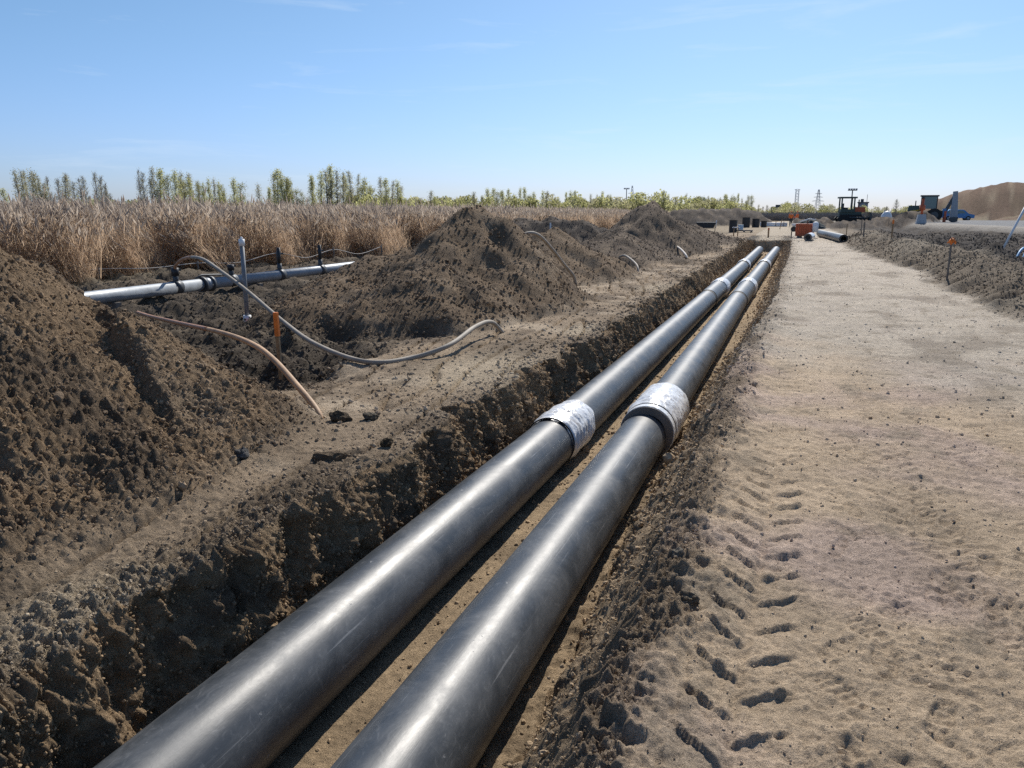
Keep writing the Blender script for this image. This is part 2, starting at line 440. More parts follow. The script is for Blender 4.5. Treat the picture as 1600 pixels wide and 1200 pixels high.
def track_marks(x, y):
    """tyre lugs, foot prints and old ribbed tracks pressed into the sand"""
    h = np.zeros_like(x)
    near = (y < 34) & (y > 0.5) & (x > -1.2) & (x < 8)
    if not near.any(): return h
    X, Y = x[near], y[near]
    r = np.zeros_like(X)
    # the clear tractor tyre print beside the trench
    cx = -0.045 + 0.03 * (Y - 3)
    dx = X - cx
    m = smooth(0.20, 0.15, np.abs(dx)) * smooth(1.5, 2.0, Y) * smooth(6.2, 4.6, Y)
    side = (dx > 0)
    ph = (Y - 0.62 * np.abs(dx) ** 1.25 * 1.6 + np.where(side, 0.115, 0.0)) / 0.235
    fr = ph - np.floor(ph)
    lug = smooth(0.0, 0.07, fr) * (1 - fr) ** .8 * smooth(0.0, 0.03, np.abs(dx)) * (.75 + .25 * smooth(.02, .16, np.abs(dx)))
    r += m * (-0.006 + np.where(side, .025, .032) * lug + 0.003 * perlin(X * 12, Y * 12, 77))
    # a second, shallower print across the way
    m = smooth(0.30, 0.22, np.abs(X + 0.05 + 0.02 * (Y - 7))) * smooth(6.9, 7.2, Y) * smooth(9.6, 8.4, Y)
    r += m * 0.008 * np.sin(Y * 2 * np.pi / 0.17 + 0.8 * np.cos(X * 9))
    # old ribbed tracks at several headings
    for k, (x0, y0, an, wd, pit, am) in enumerate([(0.55, 2.4, .12, .22, .055, .007), (0.95, 3.0, -.10, .24, .06, .008), (1.5, 4.5, .05, .26, .06, .008),
                                                   (0.5, 5.5, .35, .3, .07, .008), (1.9, 6.5, .16, .3, .08, .007), (0.9, 9, -.05, .4, .10, .007),
                                                   (2.2, 11, .10, .4, .12, .007), (0.35, 3.1, 1.1, .2, .05, .006), (1.1, 5.2, 1.3, .2, .05, .006), (1.3, 15, .08, .5, .16, .009), (2.4, 16, .1, .5, .16, .009)]):
        u = (X - x0) * math.cos(an) - (Y - y0) * math.sin(an)
        v = (X - x0) * math.sin(an) + (Y - y0) * math.cos(an)
        mm = smooth(wd, wd * .8, np.abs(u)) * smooth(-.15, .35, perlin(X * 1.3 + k * 7, Y * 1.3, 60 + k))
        r += mm * am * .5 * (np.sin(v * 2 * np.pi / pit + 1.2 * np.sign(u) * np.abs(u) / wd) - 0.35)
    # long worn tyre tracks running up the way
    for k, (x0, sl, wd, pit, am, y0) in enumerate([(.62, .045, .19, .150, .013, 1.2), (1.05, .050, .19, .150, .011, 1.2), (1.55, .085, .24, .19, .012, 4), (.30, .012, .16, .12, .010, 5.2),
                                                   (2.25, .06, .26, .21, .013, 7), (1.15, .02, .22, .17, .012, 7), (.55, .10, .2, .16, .011, 9), (2.9, .02, .3, .24, .014, 11), (.8, -.01, .2, .13, .010, 2.0)]):
        cxx = x0 + sl * (Y - 2) + .06 * np.sin(Y * .5 + k)
        d_ = X - cxx; ad = np.abs(d_)
        mm = smooth(wd, wd * .86, ad) * smooth(y0, y0 + .5, Y) * smooth(-.30, .25, perlin(X * .9 + k * 5, Y * .55, 160 + k))
        f2 = (Y - .8 * ad + np.where(d_ > 0, pit / 2, 0)) / pit; f2 = f2 - np.floor(f2)
        r += mm * am * ((1 - f2) * smooth(0, .10, f2) - .55) + am * .35 * np.exp(-((ad - wd) / .03) ** 2) * smooth(y0, y0 + .5, Y) * smooth(-.1, .3, perlin(X * .9 + k * 5, Y * .55, 160 + k))
    # foot prints
    rg = random.Random(5)
    for i in range(210):
        fy = 2.0 + 19 * rg.random() ** 1.4
        fx = rg.uniform(-0.05, 0.27 * fy + 0.2)
        an = rg.gauss(0.1, 0.5); l_, w_ = rg.uniform(.10, .14), rg.uniform(.035, .055)
        dp = rg.uniform(.005, .011)
        if abs(fx + .03) < .3 and fy < 5.2: continue
        s = (np.abs(X - fx) < .3) & (np.abs(Y - fy) < .3)
        if not s.any(): continue
        u = (X[s] - fx) * math.cos(an) - (Y[s] - fy) * math.sin(an)
        v = (X[s] - fx) * math.sin(an) + (Y[s] - fy) * math.cos(an)
        q = (u / w_) ** 2 + (v / l_) ** 2
        b = -smooth(1.15, .75, q) * (dp + .004 * np.sin(v * 2 * np.pi / .035)) + 0.35 * dp * np.exp(-((np.sqrt(q) - 1.25) / .2) ** 2)
        r[s] += b
    h[near] = r
    return h

def road_s(x, y): return (x - 15.2) * 0.990 + (y - 67.0) * 0.139

def ground(x, y, sp):
    """height, soil colour, crumbliness and owner of every point outside the trench (sp: mesh spacing there)"""
    left = x < -1.5
    z = np.zeros_like(x)
    kind = np.where(left, 0, 4).astype(np.int16)
    def keep(c): return np.clip(c / (sp * 2.4) - 0.35, 0, 1)       # drop lumps finer than the mesh
    p1 = fbm(x * 0.35, y * 0.35, 4, 100); p2 = fbm(x * 1.3, y * 1.3, 4, 120); p3 = fbm(x * 5, y * 5, 4, 140)
    # ---- heaps
    wx = x + 0.42 * perlin(x * .62, y * .62, 21) + 0.16 * perlin(x * 1.9, y * 1.9, 22)
    wy = y + 0.42 * perlin(x * .62 + 40, y * .62, 23) + 0.16 * perlin(x * 1.9 + 40, y * 1.9, 24)
    best = np.full_like(x, -9.0); own = np.full(x.shape, -1, np.int16)
    for i, (lb, pts, rx, ryn, ryf, h, flat) in enumerate(HEAPS):
        d = seg_d(wx, wy, pts, rx, ryn, ryf) if i else seg_d(.55 * x + .45 * wx, .6 * y + .4 * wy, pts, rx, ryn, ryf)
        d = np.maximum(d - flat, 0) / (1 - flat)
        v = h * (1.03 - np.sqrt(d * d + 0.003))
        up = v > best
        best = np.where(up, v, best); own = np.where(up, i, own)
    hp = np.maximum(best, 0)
    inh = smooth(-0.02, 0.25, best)
    gul = 1 - np.abs(perlin(x * .9 + 0.25 * y + .3 * p2, y * .45 - 0.2 * x, 33)) * 2.2
    rough = 0.09 * p2 + 0.09 * np.minimum(gul, .6) - .13
    # heap in the foreground is finer and has one deep gully running down to the right
    gx = -4.35 + (3.3 - y) * -0.9
    hp = hp + inh * rough * np.clip(best * 1.6 + .25, 0, 1)
    a_ = (own == 0)
    gy = y - (4.15 + (x + 4.3) * -0.62 + .10 * perlin(x * 2.2, y * 0, 38))
    along = smooth(-5.9, -5.3, x) * smooth(-3.5, -4.1, x)
    hp = hp - np.where(a_, .17 * smooth(.10, -.04, gy) * np.exp(-(np.minimum(gy, 0) / .55) ** 2) * along, 0)
    gy2 = y - (3.0 + (x + 4.3) * -0.45 + .16 * perlin(x * 1.6, y * 0, 39))
    hp = hp - np.where(a_, .12 * smooth(.08, -.04, gy2) * np.exp(-(np.minimum(gy2, 0) / .45) ** 2) * smooth(-5.6, -5.0, x) * smooth(-3.6, -4.0, x), 0)
    z = z + hp
    # ---- left: bench of sand near the trench, dark wet earth behind it
    t = x + 0.55 * p1 + .25 * p2
    dark = smooth(-4.35, -5.0, t + 0.25 * np.minimum(np.maximum(y - 7, 0), 6) * 0.2) * left
    far = smooth(58, 75, y)
    pale = left * smooth(2, 1, np.abs(x + 14.2) / 2.0) * smooth(3.5, 2.5, np.abs(y - 62) / 2.6)
    bench = left * (1 - dark)
    z = z + dark * (1 - inh) * (-0.10 + 0.17 * p2 + 0.20 * p1) * (1 - far)
    # pits behind the foreground heap
    z = z - 0.38 * np.exp(-(((x + 5.45) / .9) ** 2 + ((y - 6.75) / .75) ** 2) * (1 + .6 * p2)) * (1 - inh) * left
    z = z + bench * (1 - inh) * (0.025 * p1 + 0.016 * p2)
    # ruts pressed in the bench
    rut = np.abs(perlin(x * 2.6 + 0.4 * y, y * .35, 44))
    z = z - bench * (1 - inh) * 0.07 * smooth(.10, .0, rut)
    # crumbs along the left trench edge
    dl = np.abs(x - edge_l(y))
    lip = smooth(0.60, 0.05, dl) * (.35 + .65 * smooth(4.6, 3.2, y)) * left * (y < 52)
    z = z + lip * (0.015 + .035 * fbm(x * 1.1 + 9, y * 1.1, 3, 61))
    # ---- right: spilt ridge along the trench, track, earth bank, dark field, raised road
    right = ~left
    dr = x - edge_r(y)
    rw = 0.17 + 0.08 * perlin(y * .7, y * 0 + 4, 71) + 0.06 * perlin(y * 2.6, y * 0 + 4, 72)
    ridge = right * np.exp(-((dr - 0.16) / np.maximum(rw, .09)) ** 2) * smooth(52, 48, y) * (1 - .55 * smooth(9, 16, y))
    z = z + ridge * (0.055 + 0.05 * np.maximum(0, perlin(y * 1.1, y * 0 + 8, 73)) + 0.05 * p3)
    crumb_r = right * smooth(1.6, .5, dr / np.maximum(rw, .1)) * smooth(52, 48, y) * (1 - .35 * smooth(9, 16, y))
    toe = 3.42 + 0.55 * smooth(15, 12, y) - 0.75 * smooth(24, 40, y) + 0.9 * smooth(46, 60, y) + 0.28 * perlin(y * .22, y * 0, 81) + .14 * perlin(y * .9, y * 0, 82)
    db = x - toe
    bank = right * smooth(0.0, 1.35, db) * smooth(75, 55, y)
    fall = smooth(1.5, 3.4, db)
    field = right * smooth(1.7, 2.6, db + .4 * p2)
    bankw = right * smooth(-.25, .25, db + .25 * p2)
    z = z + bank * (0.44 - 0.34 * fall) * (1 + .35 * p1) + bankw * 0.08 * p2 * smooth(100, 70, y)
    stri = perlin((x * 0.75 + y * .66) * .55, (y * .75 - x * .66) * 2.4, 84)
    z = z + bankw * (1 - field) * .16 * stri * smooth(60, 40, y)
    z = z + field * (0.14 * p1 + 0.10 * p2) * smooth(110, 80, y)
    s = road_s(x, y)
    onroad = right * smooth(-2.2, 0.0, s) * smooth(26, 30, y) * smooth(150, 118, y)
    z = z * (1 - .9 * onroad * (1 - inh)) + onroad * (0.62 + .02 * p1)
    # ---- the sand hill on the right
    hx, hy = HILL
    dh = np.sqrt(((x - hx + 3 * perlin(x * .06, y * .06, 91)) / 29.0) ** 2 + ((y - hy + 3 * perlin(x * .06 + 9, y * .06, 92)) / 26.0) ** 2)
    hill = 7.1 * smooth(1.02, .30, dh + .05 * fbm(x * .09, y * .09, 3, 93)) ** .75 + smooth(1, .85, dh) * (.7 * fbm(x * .2, y * .2, 5, 94) + .30 * perlin(x * .35 + y * .1, y * .08, 95)) - .05
    dh2 = np.sqrt(((x - 46.0) / 16.0) ** 2 + ((y - 150.0) / 10.0) ** 2)
    hill2 = 3.9 * np.maximum(1.0 - dh2, 0) + smooth(1, .8, dh2) * .3 * fbm(x * .3, y * .3, 3, 96)
    hh = np.maximum(hill, hill2)
    z = z + np.maximum(hh, 0)
    onhill = smooth(.05, .3, hh)
    # ---- fine relief
    sandy = right * (1 - bankw) * (1 - crumb_r)
    z = z + sandy * (0.030 * p1 + 0.010 * p2 + 0.014 * p3) * smooth(200, 100, y)
    z = z + sandy * track_marks(x, y) * keep(.10)
    c35 = clods(x, y, .42, .55, 201) * keep(.42); c16 = clods(x, y, .17, .75, 202) * keep(.17)
    c08 = clods(x, y, .08, .6, 203) * keep(.08); c04 = clods(x, y, .042, .95, 204) * keep(.042); c02 = clods(x, y, .024, .95, 206) * keep(.024)
    c80 = clods(x, y, .95, .55, 205)
    fine = fbm(x * 22, y * 22, 3, 210) * keep(.06)
    soilw = np.clip(inh + dark * (1 - inh), 0, 1)
    w35 = np.where(own == 0, .04, .12) * inh + .30 * dark * (1 - inh) + .03 * lip + .10 * bankw * (1 - field) + .28 * field
    w16 = np.where(own == 0, .13, .24) * inh + .50 * dark * (1 - inh) + .24 * lip + .06 * bench + .18 * crumb_r + .34 * bankw
    w08 = .50 * soilw + .50 * lip + .16 * bench + .42 * crumb_r + .60 * bankw + .05 * sandy * smooth(-.1, .5, p2)
    w04 = .85 * soilw + .75 * lip + .35 * bench + .90 * crumb_r + .70 * bankw + .40 * sandy * smooth(-.5, .5, p2)
    w02 = .90 * soilw + .85 * lip + .55 * bench + .95 * crumb_r + .80 * bankw + .60 * sandy
    patch = np.clip(.75 + .9 * p2, .15, 1.5)
    calm = (1 - onroad) * (1 - onhill) * smooth(170, 120, y)
    berm = np.where(own == 7, .3, 0) * inh + .30 * field * smooth(16, 22, y) + .45 * np.where(own >= 9, 1, 0) * inh
    z = z + calm * (berm * c80 + w35 * c35 * patch + w16 * c16 * patch + w08 * c08 * patch + w04 * c04 + w02 * c02)
    z = z + (0.009 + .034 * np.clip(inh + dark + lip + crumb_r, 0, 1)) * fine * (1 - onhill)
    # ---- colours of the earths
    def C(r, g, b): return np.array([r, g, b], np.float32)
    def mixc(c, k, w): return c + w[..., None] * (k - c)
    col = np.empty(x.shape + (3,), np.float32)
    col[:] = C(.52, .40, .275)
    pk = smooth(-.2, .4, fbm(x * .5 + 3, y * .5, 4, 301))
    col = mixc(col, C(.49, .375, .31), pk * right * .8)
    dry = right * smooth(7.0, 11, y + 1.6 * p1 * 2 + (x - 1) * .9)
    col = mixc(col, C(.47, .41, .33), dry * .9)
    stain = right * smooth(.10, .55, fbm(x * .9, y * .5, 5, 303)) * (.22 + .42 * dry)
    col = mixc(col, C(.235, .19, .145), stain)
    sq = right * smooth(.25, .6, fbm(x * 2.5, y * 2.0, 5, 304)) * .6
    col = mixc(col, C(.30, .245, .18), sq)
    col = mixc(col, C(.225, .168, .113), crumb_r * np.clip(.58 + .6 * p2, 0, .9))
    # bench and dark earth on the left
    lc = np.empty_like(col); lc[:] = C(.31, .235, .16)
    lc = mixc(lc, C(.44, .35, .25), smooth(.0, .5, fbm(x * .6, y * 1.0, 4, 311)))
    lc = mixc(lc, C(.15, .112, .077), smooth(-.12, .35, fbm(x * 1.1, y * .7, 5, 312)) * .85)
    lc = mixc(lc, C(.10, .080, .060), dark)
    lc = mixc(lc, C(.21, .165, .115), dark * smooth(.15, .5, p2) * .6)
    lc = mixc(lc, C(.23, .175, .12), lip * .8)
    pat = np.exp(-(((x + 2.72) / .26) ** 2 + ((y - 2.15) / .42) ** 2)) + np.exp(-(((x + 2.78) / .22) ** 2 + ((y - 10.8) / .5) ** 2)) + np.exp(-(((x + 2.8) / .3) ** 2 + ((y - 17.5) / .8) ** 2)) + np.exp(-(((x + 3.0) / .6) ** 2 + ((y - 7.6) / .9) ** 2))
    lc = mixc(lc, C(.42, .34, .24), np.clip(pat * 1.3, 0, .95))
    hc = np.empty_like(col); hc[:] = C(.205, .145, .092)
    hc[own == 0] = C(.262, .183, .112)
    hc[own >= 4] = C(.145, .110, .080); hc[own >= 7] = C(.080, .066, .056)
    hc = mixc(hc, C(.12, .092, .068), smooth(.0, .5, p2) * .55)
    hc = mixc(hc, C(.30, .23, .16), smooth(.1, .6, -p2 + .3 * p3) * .5)
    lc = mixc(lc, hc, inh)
    lc = mixc(lc, C(.42, .37, .28), pale * .9)
    lc = mixc(lc, C(.20, .165, .115), smooth(-15.5, -17.5, x) * (1 - inh))
    lc = mixc(lc, C(.30, .24, .165), far * smooth(-11, -8, x) * .9 * (1 - inh))
    col = np.where(left[..., None], lc, col)
    rb = np.empty_like(col); rb[:] = C(.195, .155, .112)
    rb = mixc(rb, C(.27, .23, .175), smooth(.0, .5, p1) * .55)
    rb = mixc(rb, C(.058, .050, .045), field * .95)
    rb = mixc(rb, C(.12, .10, .08), field * smooth(.2, .6, p2) * .5)
    col = mixc(col, rb, bankw * right)
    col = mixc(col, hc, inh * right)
    rc = np.empty_like(col); rc[:] = C(.30, .275, .24)
    rc = mixc(rc, C(.20, .20, .20), smooth(.4, 1.6, s))
    col = mixc(col, rc, onroad * (1 - inh))
    farr = right * smooth(105, 125, y) * (1 - onroad)
    col = mixc(col, C(.235, .20, .135), farr * (1 - onhill))
    hl = np.empty_like(col); hl[:] = C(.165, .108, .070)
    hl = mixc(hl, C(.14, .085, .060), smooth(-.1, .5, fbm(x * .1, y * .16, 4, 321)) * .8)
    hl = mixc(hl, C(.36, .28, .185), smooth(.25, .6, fbm(x * .35 + y * .2, y * .1, 3, 322)) * .6)
    hl = mixc(hl, C(.12, .125, .05), smooth(.25, .55, fbm(x * .13, y * .2, 3, 323)) * smooth(4, 1, hh) * .5)
    col = mixc(col, hl, onhill)
    crumb = np.clip(.12 + inh + dark + .9 * lip + .9 * crumb_r + .8 * bankw * right + .13 * bench * left, .1, 1.0) * (1 - .5 * onroad)
    kind = np.where(right & (db > 0.25) & (y < 300), 5, kind)
    kind = np.where(right & (s > -1.6) & (y > 28) & (y < 135), 6, kind)
    kind = np.where((best > 0.05) & (own >= 0), 10 + own, kind)
    kind = np.where(hh > 0.15, 7, kind)
    kind = np.where(y > 300, 0, kind)
    return z, col, crumb, kind

def height(x, y):
    q = np.array([[x]], np.float32), np.array([[y]], np.float32), np.full((1, 1), 0.02 + .004 * abs(y), np.float32)
    return float(ground(*q)[0][0, 0])

def build_ground():
    ys = list(np.arange(-6, 1.0, 0.25)); y = 1.0
    while y < 135: ys.append(y); y *= 1.0042 if y < 7 else 1.0050 if y < 60 else 1.008
    while y < 4500: ys.append(y); y *= 1.03
    ys = np.unique(np.concatenate([ys, np.arange(49.5, 50.3, .05)])).astype(np.float32)
    nL, nWL, nF, nWR, nR = 600, 60, 56, 44, 340
    Y = ys[:, None]
    yp = np.maximum(Y, 0)
    el, er = edge_l(Y), edge_r(Y)
    zf = zfloor(Y)
    lb = el * .45 + .55 * (-2.47 - .02 * smooth(12, 25, Y) + .12 * smooth(6.5, 9, Y)) + 0.235 + 0.03 * perlin(Y * 1.7, Y * 0, 16)
    rb_ = er - 0.45 + 0.04 * perlin(Y * 1.3, Y * 0, 17)
    w = (np.linspace(1, 0, nL, dtype=np.float32) ** 1.22)[None, :]
    XLf = el - (4.5 + 1.46 * yp + .0006 * yp ** 2) * w
    n1_ = 300                                            # fine columns over what the eye sees of the track, coarse ones beyond
    wa = np.linspace(0, 1, n1_, dtype=np.float32)[None, :]; wb_ = (np.arange(1, nR - n1_ + 1, dtype=np.float32) / (nR - n1_))[None, :] ** 1.4
    in_ = 1.1 + .31 * yp
    XRf = np.concatenate([er + in_ * wa, er + in_ + (4.0 + .28 * yp + .0008 * yp ** 2) * wb_], 1)
    sp = np.maximum(0.0050 * np.maximum(Y, 2.0), .008)
    def both(X):
        return ground(X.astype(np.float32), np.broadcast_to(Y, X.shape).astype(np.float32), np.broadcast_to(sp, X.shape).astype(np.float32))
    zl, cl, ul, kl = both(XLf)
    zr, crr, ur, kr = both(XRf)
    C = lambda r, g, b: np.array([r, g, b], np.float32)
    live = smooth(50.25, 49.9, Y)                       # the trench ends in a cut face
    # left wall
    t = np.linspace(0, 1, nWL + 2, dtype=np.float32)[1:-1][None, :]
    s_ = t * .70
    Yw = np.broadcast_to(Y, (len(ys), nWL)).astype(np.float32); Sw = np.broadcast_to(s_, Yw.shape).astype(np.float32)
    tw = smooth(0, .10, t) * smooth(1.0, .88, t)
    lumps = clods(Yw, Sw + .2 * perlin(Yw * 2, Sw * 2, 401), .30, .7, 402) * np.clip(.30 / (sp * 2.4) - .35, 0, 1) * .22 + clods(Yw, Sw, .12, .85, 403) * np.clip(.12 / (sp * 2.4) - .35, 0, 1) * .5 + clods(Yw, Sw, .05, .95, 404) * np.clip(.05 / (sp * 2.4) - .35, 0, 1) * .6
    teeth = np.abs(perlin(Yw * 2.6 + .45 * Sw, Sw * .5, 405)) * -0.13 + np.abs(perlin(Yw * 7 + .5 * Sw, Sw * .9, 406)) * -0.05
    big = .07 * perlin(Yw * 1.5, Sw * 1.1 + 3, 407) + .05 * perlin(Yw * 4, Sw * 3.5, 408)
    disp = (lumps + teeth + big + .04 + .03 * fbm(Yw * 16, Sw * 16, 3, 410) * np.clip(.10 / (sp * 2.4) - .35, 0, 1)) * tw * live
    talus = .06 * smooth(.62, 1, t) ** 1.6 * (1 + .8 * perlin(Yw * 1.4, Sw * 0, 409))
    Xwl = el + (lb - el) * t + disp + talus * live * .7
    gl = zl[:, -1:]
    Zwl = gl + (zf - gl) * t + .25 * disp * live
    cw = np.empty(Xwl.shape + (3,), np.float32); cw[:] = C(.30, .21, .125)
    m1 = smooth(-.1, .5, fbm(Yw * 2.2, Sw * 3, 4, 411))
    cw += m1[..., None] * .75 * (C(.135, .10, .07) - cw)
    m2 = smooth(.1, .6, fbm(Yw * 1.1 + 8, Sw * 5, 3, 412))
    cw += m2[..., None] * .6 * (C(.34, .25, .155) - cw)
    # floor
    tf = np.linspace(0, 1, nF, dtype=np.float32)[None, :]
    lb2 = Xwl[:, -1:] + 0.012
    Xf = lb2 + (rb_ - lb2) * tf
    Yf = np.broadcast_to(Y, Xf.shape).astype(np.float32)
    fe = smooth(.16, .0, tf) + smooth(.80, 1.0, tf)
    fl_d = .014 * fbm(Xf * 2, Yf * 1.2, 4, 421) + .004 * fbm(Xf * 14, Yf * 14, 3, 422)
    kf = lambda c: np.clip(c / (sp * 2.4) - .35, 0, 1)
    fl_d += fe * (.45 * clods(Xf, Yf, .10, .6, 423) * kf(.1) + .5 * clods(Xf, Yf, .05, .6, 424) * kf(.05)) + .25 * clods(Xf, Yf, .04, .22, 425) * kf(.04)
    Zf = zf + (fl_d + .03 * fe) * live
    cf = np.empty(Xf.shape + (3,), np.float32); cf[:] = C(.40, .295, .185)
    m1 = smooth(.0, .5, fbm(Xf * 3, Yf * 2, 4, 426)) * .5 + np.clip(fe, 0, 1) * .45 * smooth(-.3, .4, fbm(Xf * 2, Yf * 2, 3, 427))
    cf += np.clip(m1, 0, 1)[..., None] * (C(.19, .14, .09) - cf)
    # right slope
    t2 = np.linspace(0, 1, nWR + 2, dtype=np.float32)[1:-1][None, :]
    Y2 = np.broadcast_to(Y, (len(ys), nWR)).astype(np.float32); S2 = np.broadcast_to(t2 * .8, Y2.shape).astype(np.float32)
    tw2 = smooth(0, .1, t2) * smooth(1, .9, t2) * live
    d2 = .05 * fbm(Y2 * 1.6, S2 * 2, 4, 431) + .45 * clods(Y2, S2, .16, .6, 432) * kf(.16) + .6 * clods(Y2, S2, .07, .7, 433) * kf(.07) + .6 * clods(Y2, S2, .036, .7, 434) * kf(.036)
    d2 -= .03 * np.abs(perlin(Y2 * 2.4 + 1.2 * S2, S2 * .4, 435))
    d2 = .62 * d2 * tw2
    prof = t2 + .05 * np.sin(t2 * np.pi * 2)
    gr = zr[:, :1]
    Xwr = rb_ + (er - rb_) * t2 - .82 * d2
    Zwr = zf + .0 + (gr - zf) * (prof ** 1.1) + .55 * d2
    c2 = np.empty(Xwr.shape + (3,), np.float32); c2[:] = C(.40, .30, .195)
    m1 = smooth(-.35, .35, fbm(Y2 * 2.5, S2 * 3, 4, 436) + 1.1 * (S2 - .58))
    c2 += m1[..., None] * .5 * (C(.16, .12, .082) - c2)
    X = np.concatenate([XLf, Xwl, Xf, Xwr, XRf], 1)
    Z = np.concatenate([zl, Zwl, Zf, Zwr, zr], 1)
    YY = np.broadcast_to(Y, X.shape).copy()
    # the cut end of the trench leans and crumbles
    dm = ((YY > 49.4) & (YY < 50.4)); YY[dm] += (.16 * perlin(X * 1.8, YY * .2, 441) + .06 * perlin(X * 6, Z * 6, 442))[dm]
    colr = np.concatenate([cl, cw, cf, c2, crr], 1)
    # past its end the trench columns are plain sand again
    past = smooth(50.0, 50.4, Y)[..., None]
    i0, i1 = nL, nL + nWL + nF + nWR
    colr[:, i0:i1] += past * (C(.40, .335, .25) - colr[:, i0:i1])
    crumb = np.concatenate([ul, np.full(Xwl.shape, .9), np.full(Xf.shape, .35), np.full(Xwr.shape, .8), ur], 1)
    kk = np.concatenate([kl, np.full(Xwl.shape, 1), np.full(Xf.shape, 2), np.full(Xwr.shape, 3), kr], 1)
    kk[(YY > 50.3) & (kk >= 1) & (kk <= 3)] = 4
    ny, nx = X.shape
    idx = np.arange(ny * nx, dtype=np.int32).reshape(ny, nx)
    F = np.stack([idx[:-1, :-1], idx[:-1, 1:], idx[1:, 1:], idx[1:, :-1]], -1).reshape(-1, 4)
    fk = kk[:-1, :-1].reshape(-1)
    V = np.stack([X, YY, Z], -1).reshape(-1, 3).astype(np.float32)
    colr = np.concatenate([np.clip(colr, .01, .8), np.ones(colr.shape[:2] + (1,), np.float32)], -1).reshape(-1, 4)
    crumb = crumb.reshape(-1)
    names = {0: 'ground', 1: 'trench_wall', 2: 'trench_floor', 3: 'trench_wall', 4: 'sand_track', 5: 'earth_bank', 6: 'raised_road', 7: 'sand_hill'}
    for k in np.unique(fk):
        f = F[fk == k]
        mark = np.zeros(len(V), bool); mark[f.ravel()] = True
        remap = np.cumsum(mark, dtype=np.int32) - 1
        v = V[mark]
        nm = names.get(int(k), 'soil_heap')
        org = np.zeros(3, np.float32)
        me = np_mesh(nm, v - org, remap[f], M['soil'], True,
                     {'soil': ('FLOAT_COLOR', colr[mark]), 'crumb': ('FLOAT', crumb[mark])})
        o = bpy.data.objects.new(nm, me); COL.objects.link(o)
        if k < 10: tag(o, kind='structure')
        else: tag(o, HEAPS[k - 10][0], 'soil heap', 'heaps of dug soil along the trench' if k < 17 else 'dark spoil mounds in the distance')
    return V, colr, crumb, kk.reshape(-1)

GRID = build_ground()

# ================================================================ SCATTERED STUFF (geometry nodes)
def scatter(name, P, scale, rot, idx, meshes, label, col=None):
    me = bpy.data.meshes.new(name)
    n = len(P)
    me.vertices.add(n); me.vertices.foreach_set('co', np.ascontiguousarray(P, np.float32).ravel())
    def at(an, ty, arr, key):
        q = me.attributes.new(an, ty, 'POINT'); q.data.foreach_set(key, np.ascontiguousarray(arr).ravel())
    at('sc', 'FLOAT_VECTOR', np.asarray(scale, np.float32), 'vector')
    at('ro', 'FLOAT_VECTOR', np.asarray(rot, np.float32), 'vector')
    at('ix', 'INT', np.asarray(idx, np.int32), 'value')
    if col is not None: at('soil', 'FLOAT_COLOR', np.asarray(col, np.float32), 'color')
    o = bpy.data.objects.new(name, me); COL.objects.link(o)
    coll = bpy.data.collections.new(name + '_kinds')
    for k, m in enumerate(meshes):
        q = bpy.data.objects.new(name + '_piece', m); coll.objects.link(q)
    g = bpy.data.node_groups.new(name, 'GeometryNodeTree')
    g.interface.new_socket('Geometry', in_out='INPUT', socket_type='NodeSocketGeometry')
    g.interface.new_socket('Geometry', in_out='OUTPUT', socket_type='NodeSocketGeometry')
    N, L = g.nodes, g.links
    gi, go = N.new('NodeGroupInput'), N.new('NodeGroupOutput')
    ip = N.new('GeometryNodeInstanceOnPoints'); ci = N.new('GeometryNodeCollectionInfo')
    ci.inputs['Collection'].default_value = coll
    ci.inputs['Separate Children'].default_value = True; ci.inputs['Reset Children'].default_value = True
    ip.inputs['Pick Instance'].default_value = True
    def na(an, ty):
        q = N.new('GeometryNodeInputNamedAttribute'); q.data_type = ty; q.inputs['Name'].default_value = an; return q.outputs['Attribute']
    e2r = N.new('FunctionNodeEulerToRotation')
    L.new(na('ro', 'FLOAT_VECTOR'), e2r.inputs[0]); L.new(e2r.outputs[0], ip.inputs['Rotation'])
    L.new(na('sc', 'FLOAT_VECTOR'), ip.inputs['Scale']); L.new(na('ix', 'INT'), ip.inputs['Instance Index'])
    L.new(gi.outputs[0], ip.inputs['Points']); L.new(ci.outputs[0], ip.inputs['Instance']); L.new(ip.outputs[0], go.inputs[0])
    md = o.modifiers.new('scatter', 'NODES'); md.node_group = g
    return tag(o, label, kind='stuff')

def clod_mesh(seed, sub=1):
    import bmesh
    rg = random.Random(seed)
    bm = bmesh.new(); bmesh.ops.create_icosphere(bm, subdivisions=sub + 1, radius=1.0)
    off = [rg.uniform(0, 50) for _ in range(3)]
    from mathutils import noise as mn
    st = (rg.uniform(.8, 1.25), rg.uniform(.7, 1.1), rg.uniform(.55, .85))
    for v in bm.verts:
        p = v.co.copy()
        k = 1 + .42 * mn.noise(p * 1.4 + Vector(off)) + .28 * mn.noise(p * 3.4 + Vector(off))
        v.co = Vector((p.x * st[0], p.y * st[1], p.z * st[2])) * k
    me = bpy.data.meshes.new('clod_piece'); bm.to_mesh(me); bm.free()
    me.materials.append(M['crumb'])
    return me

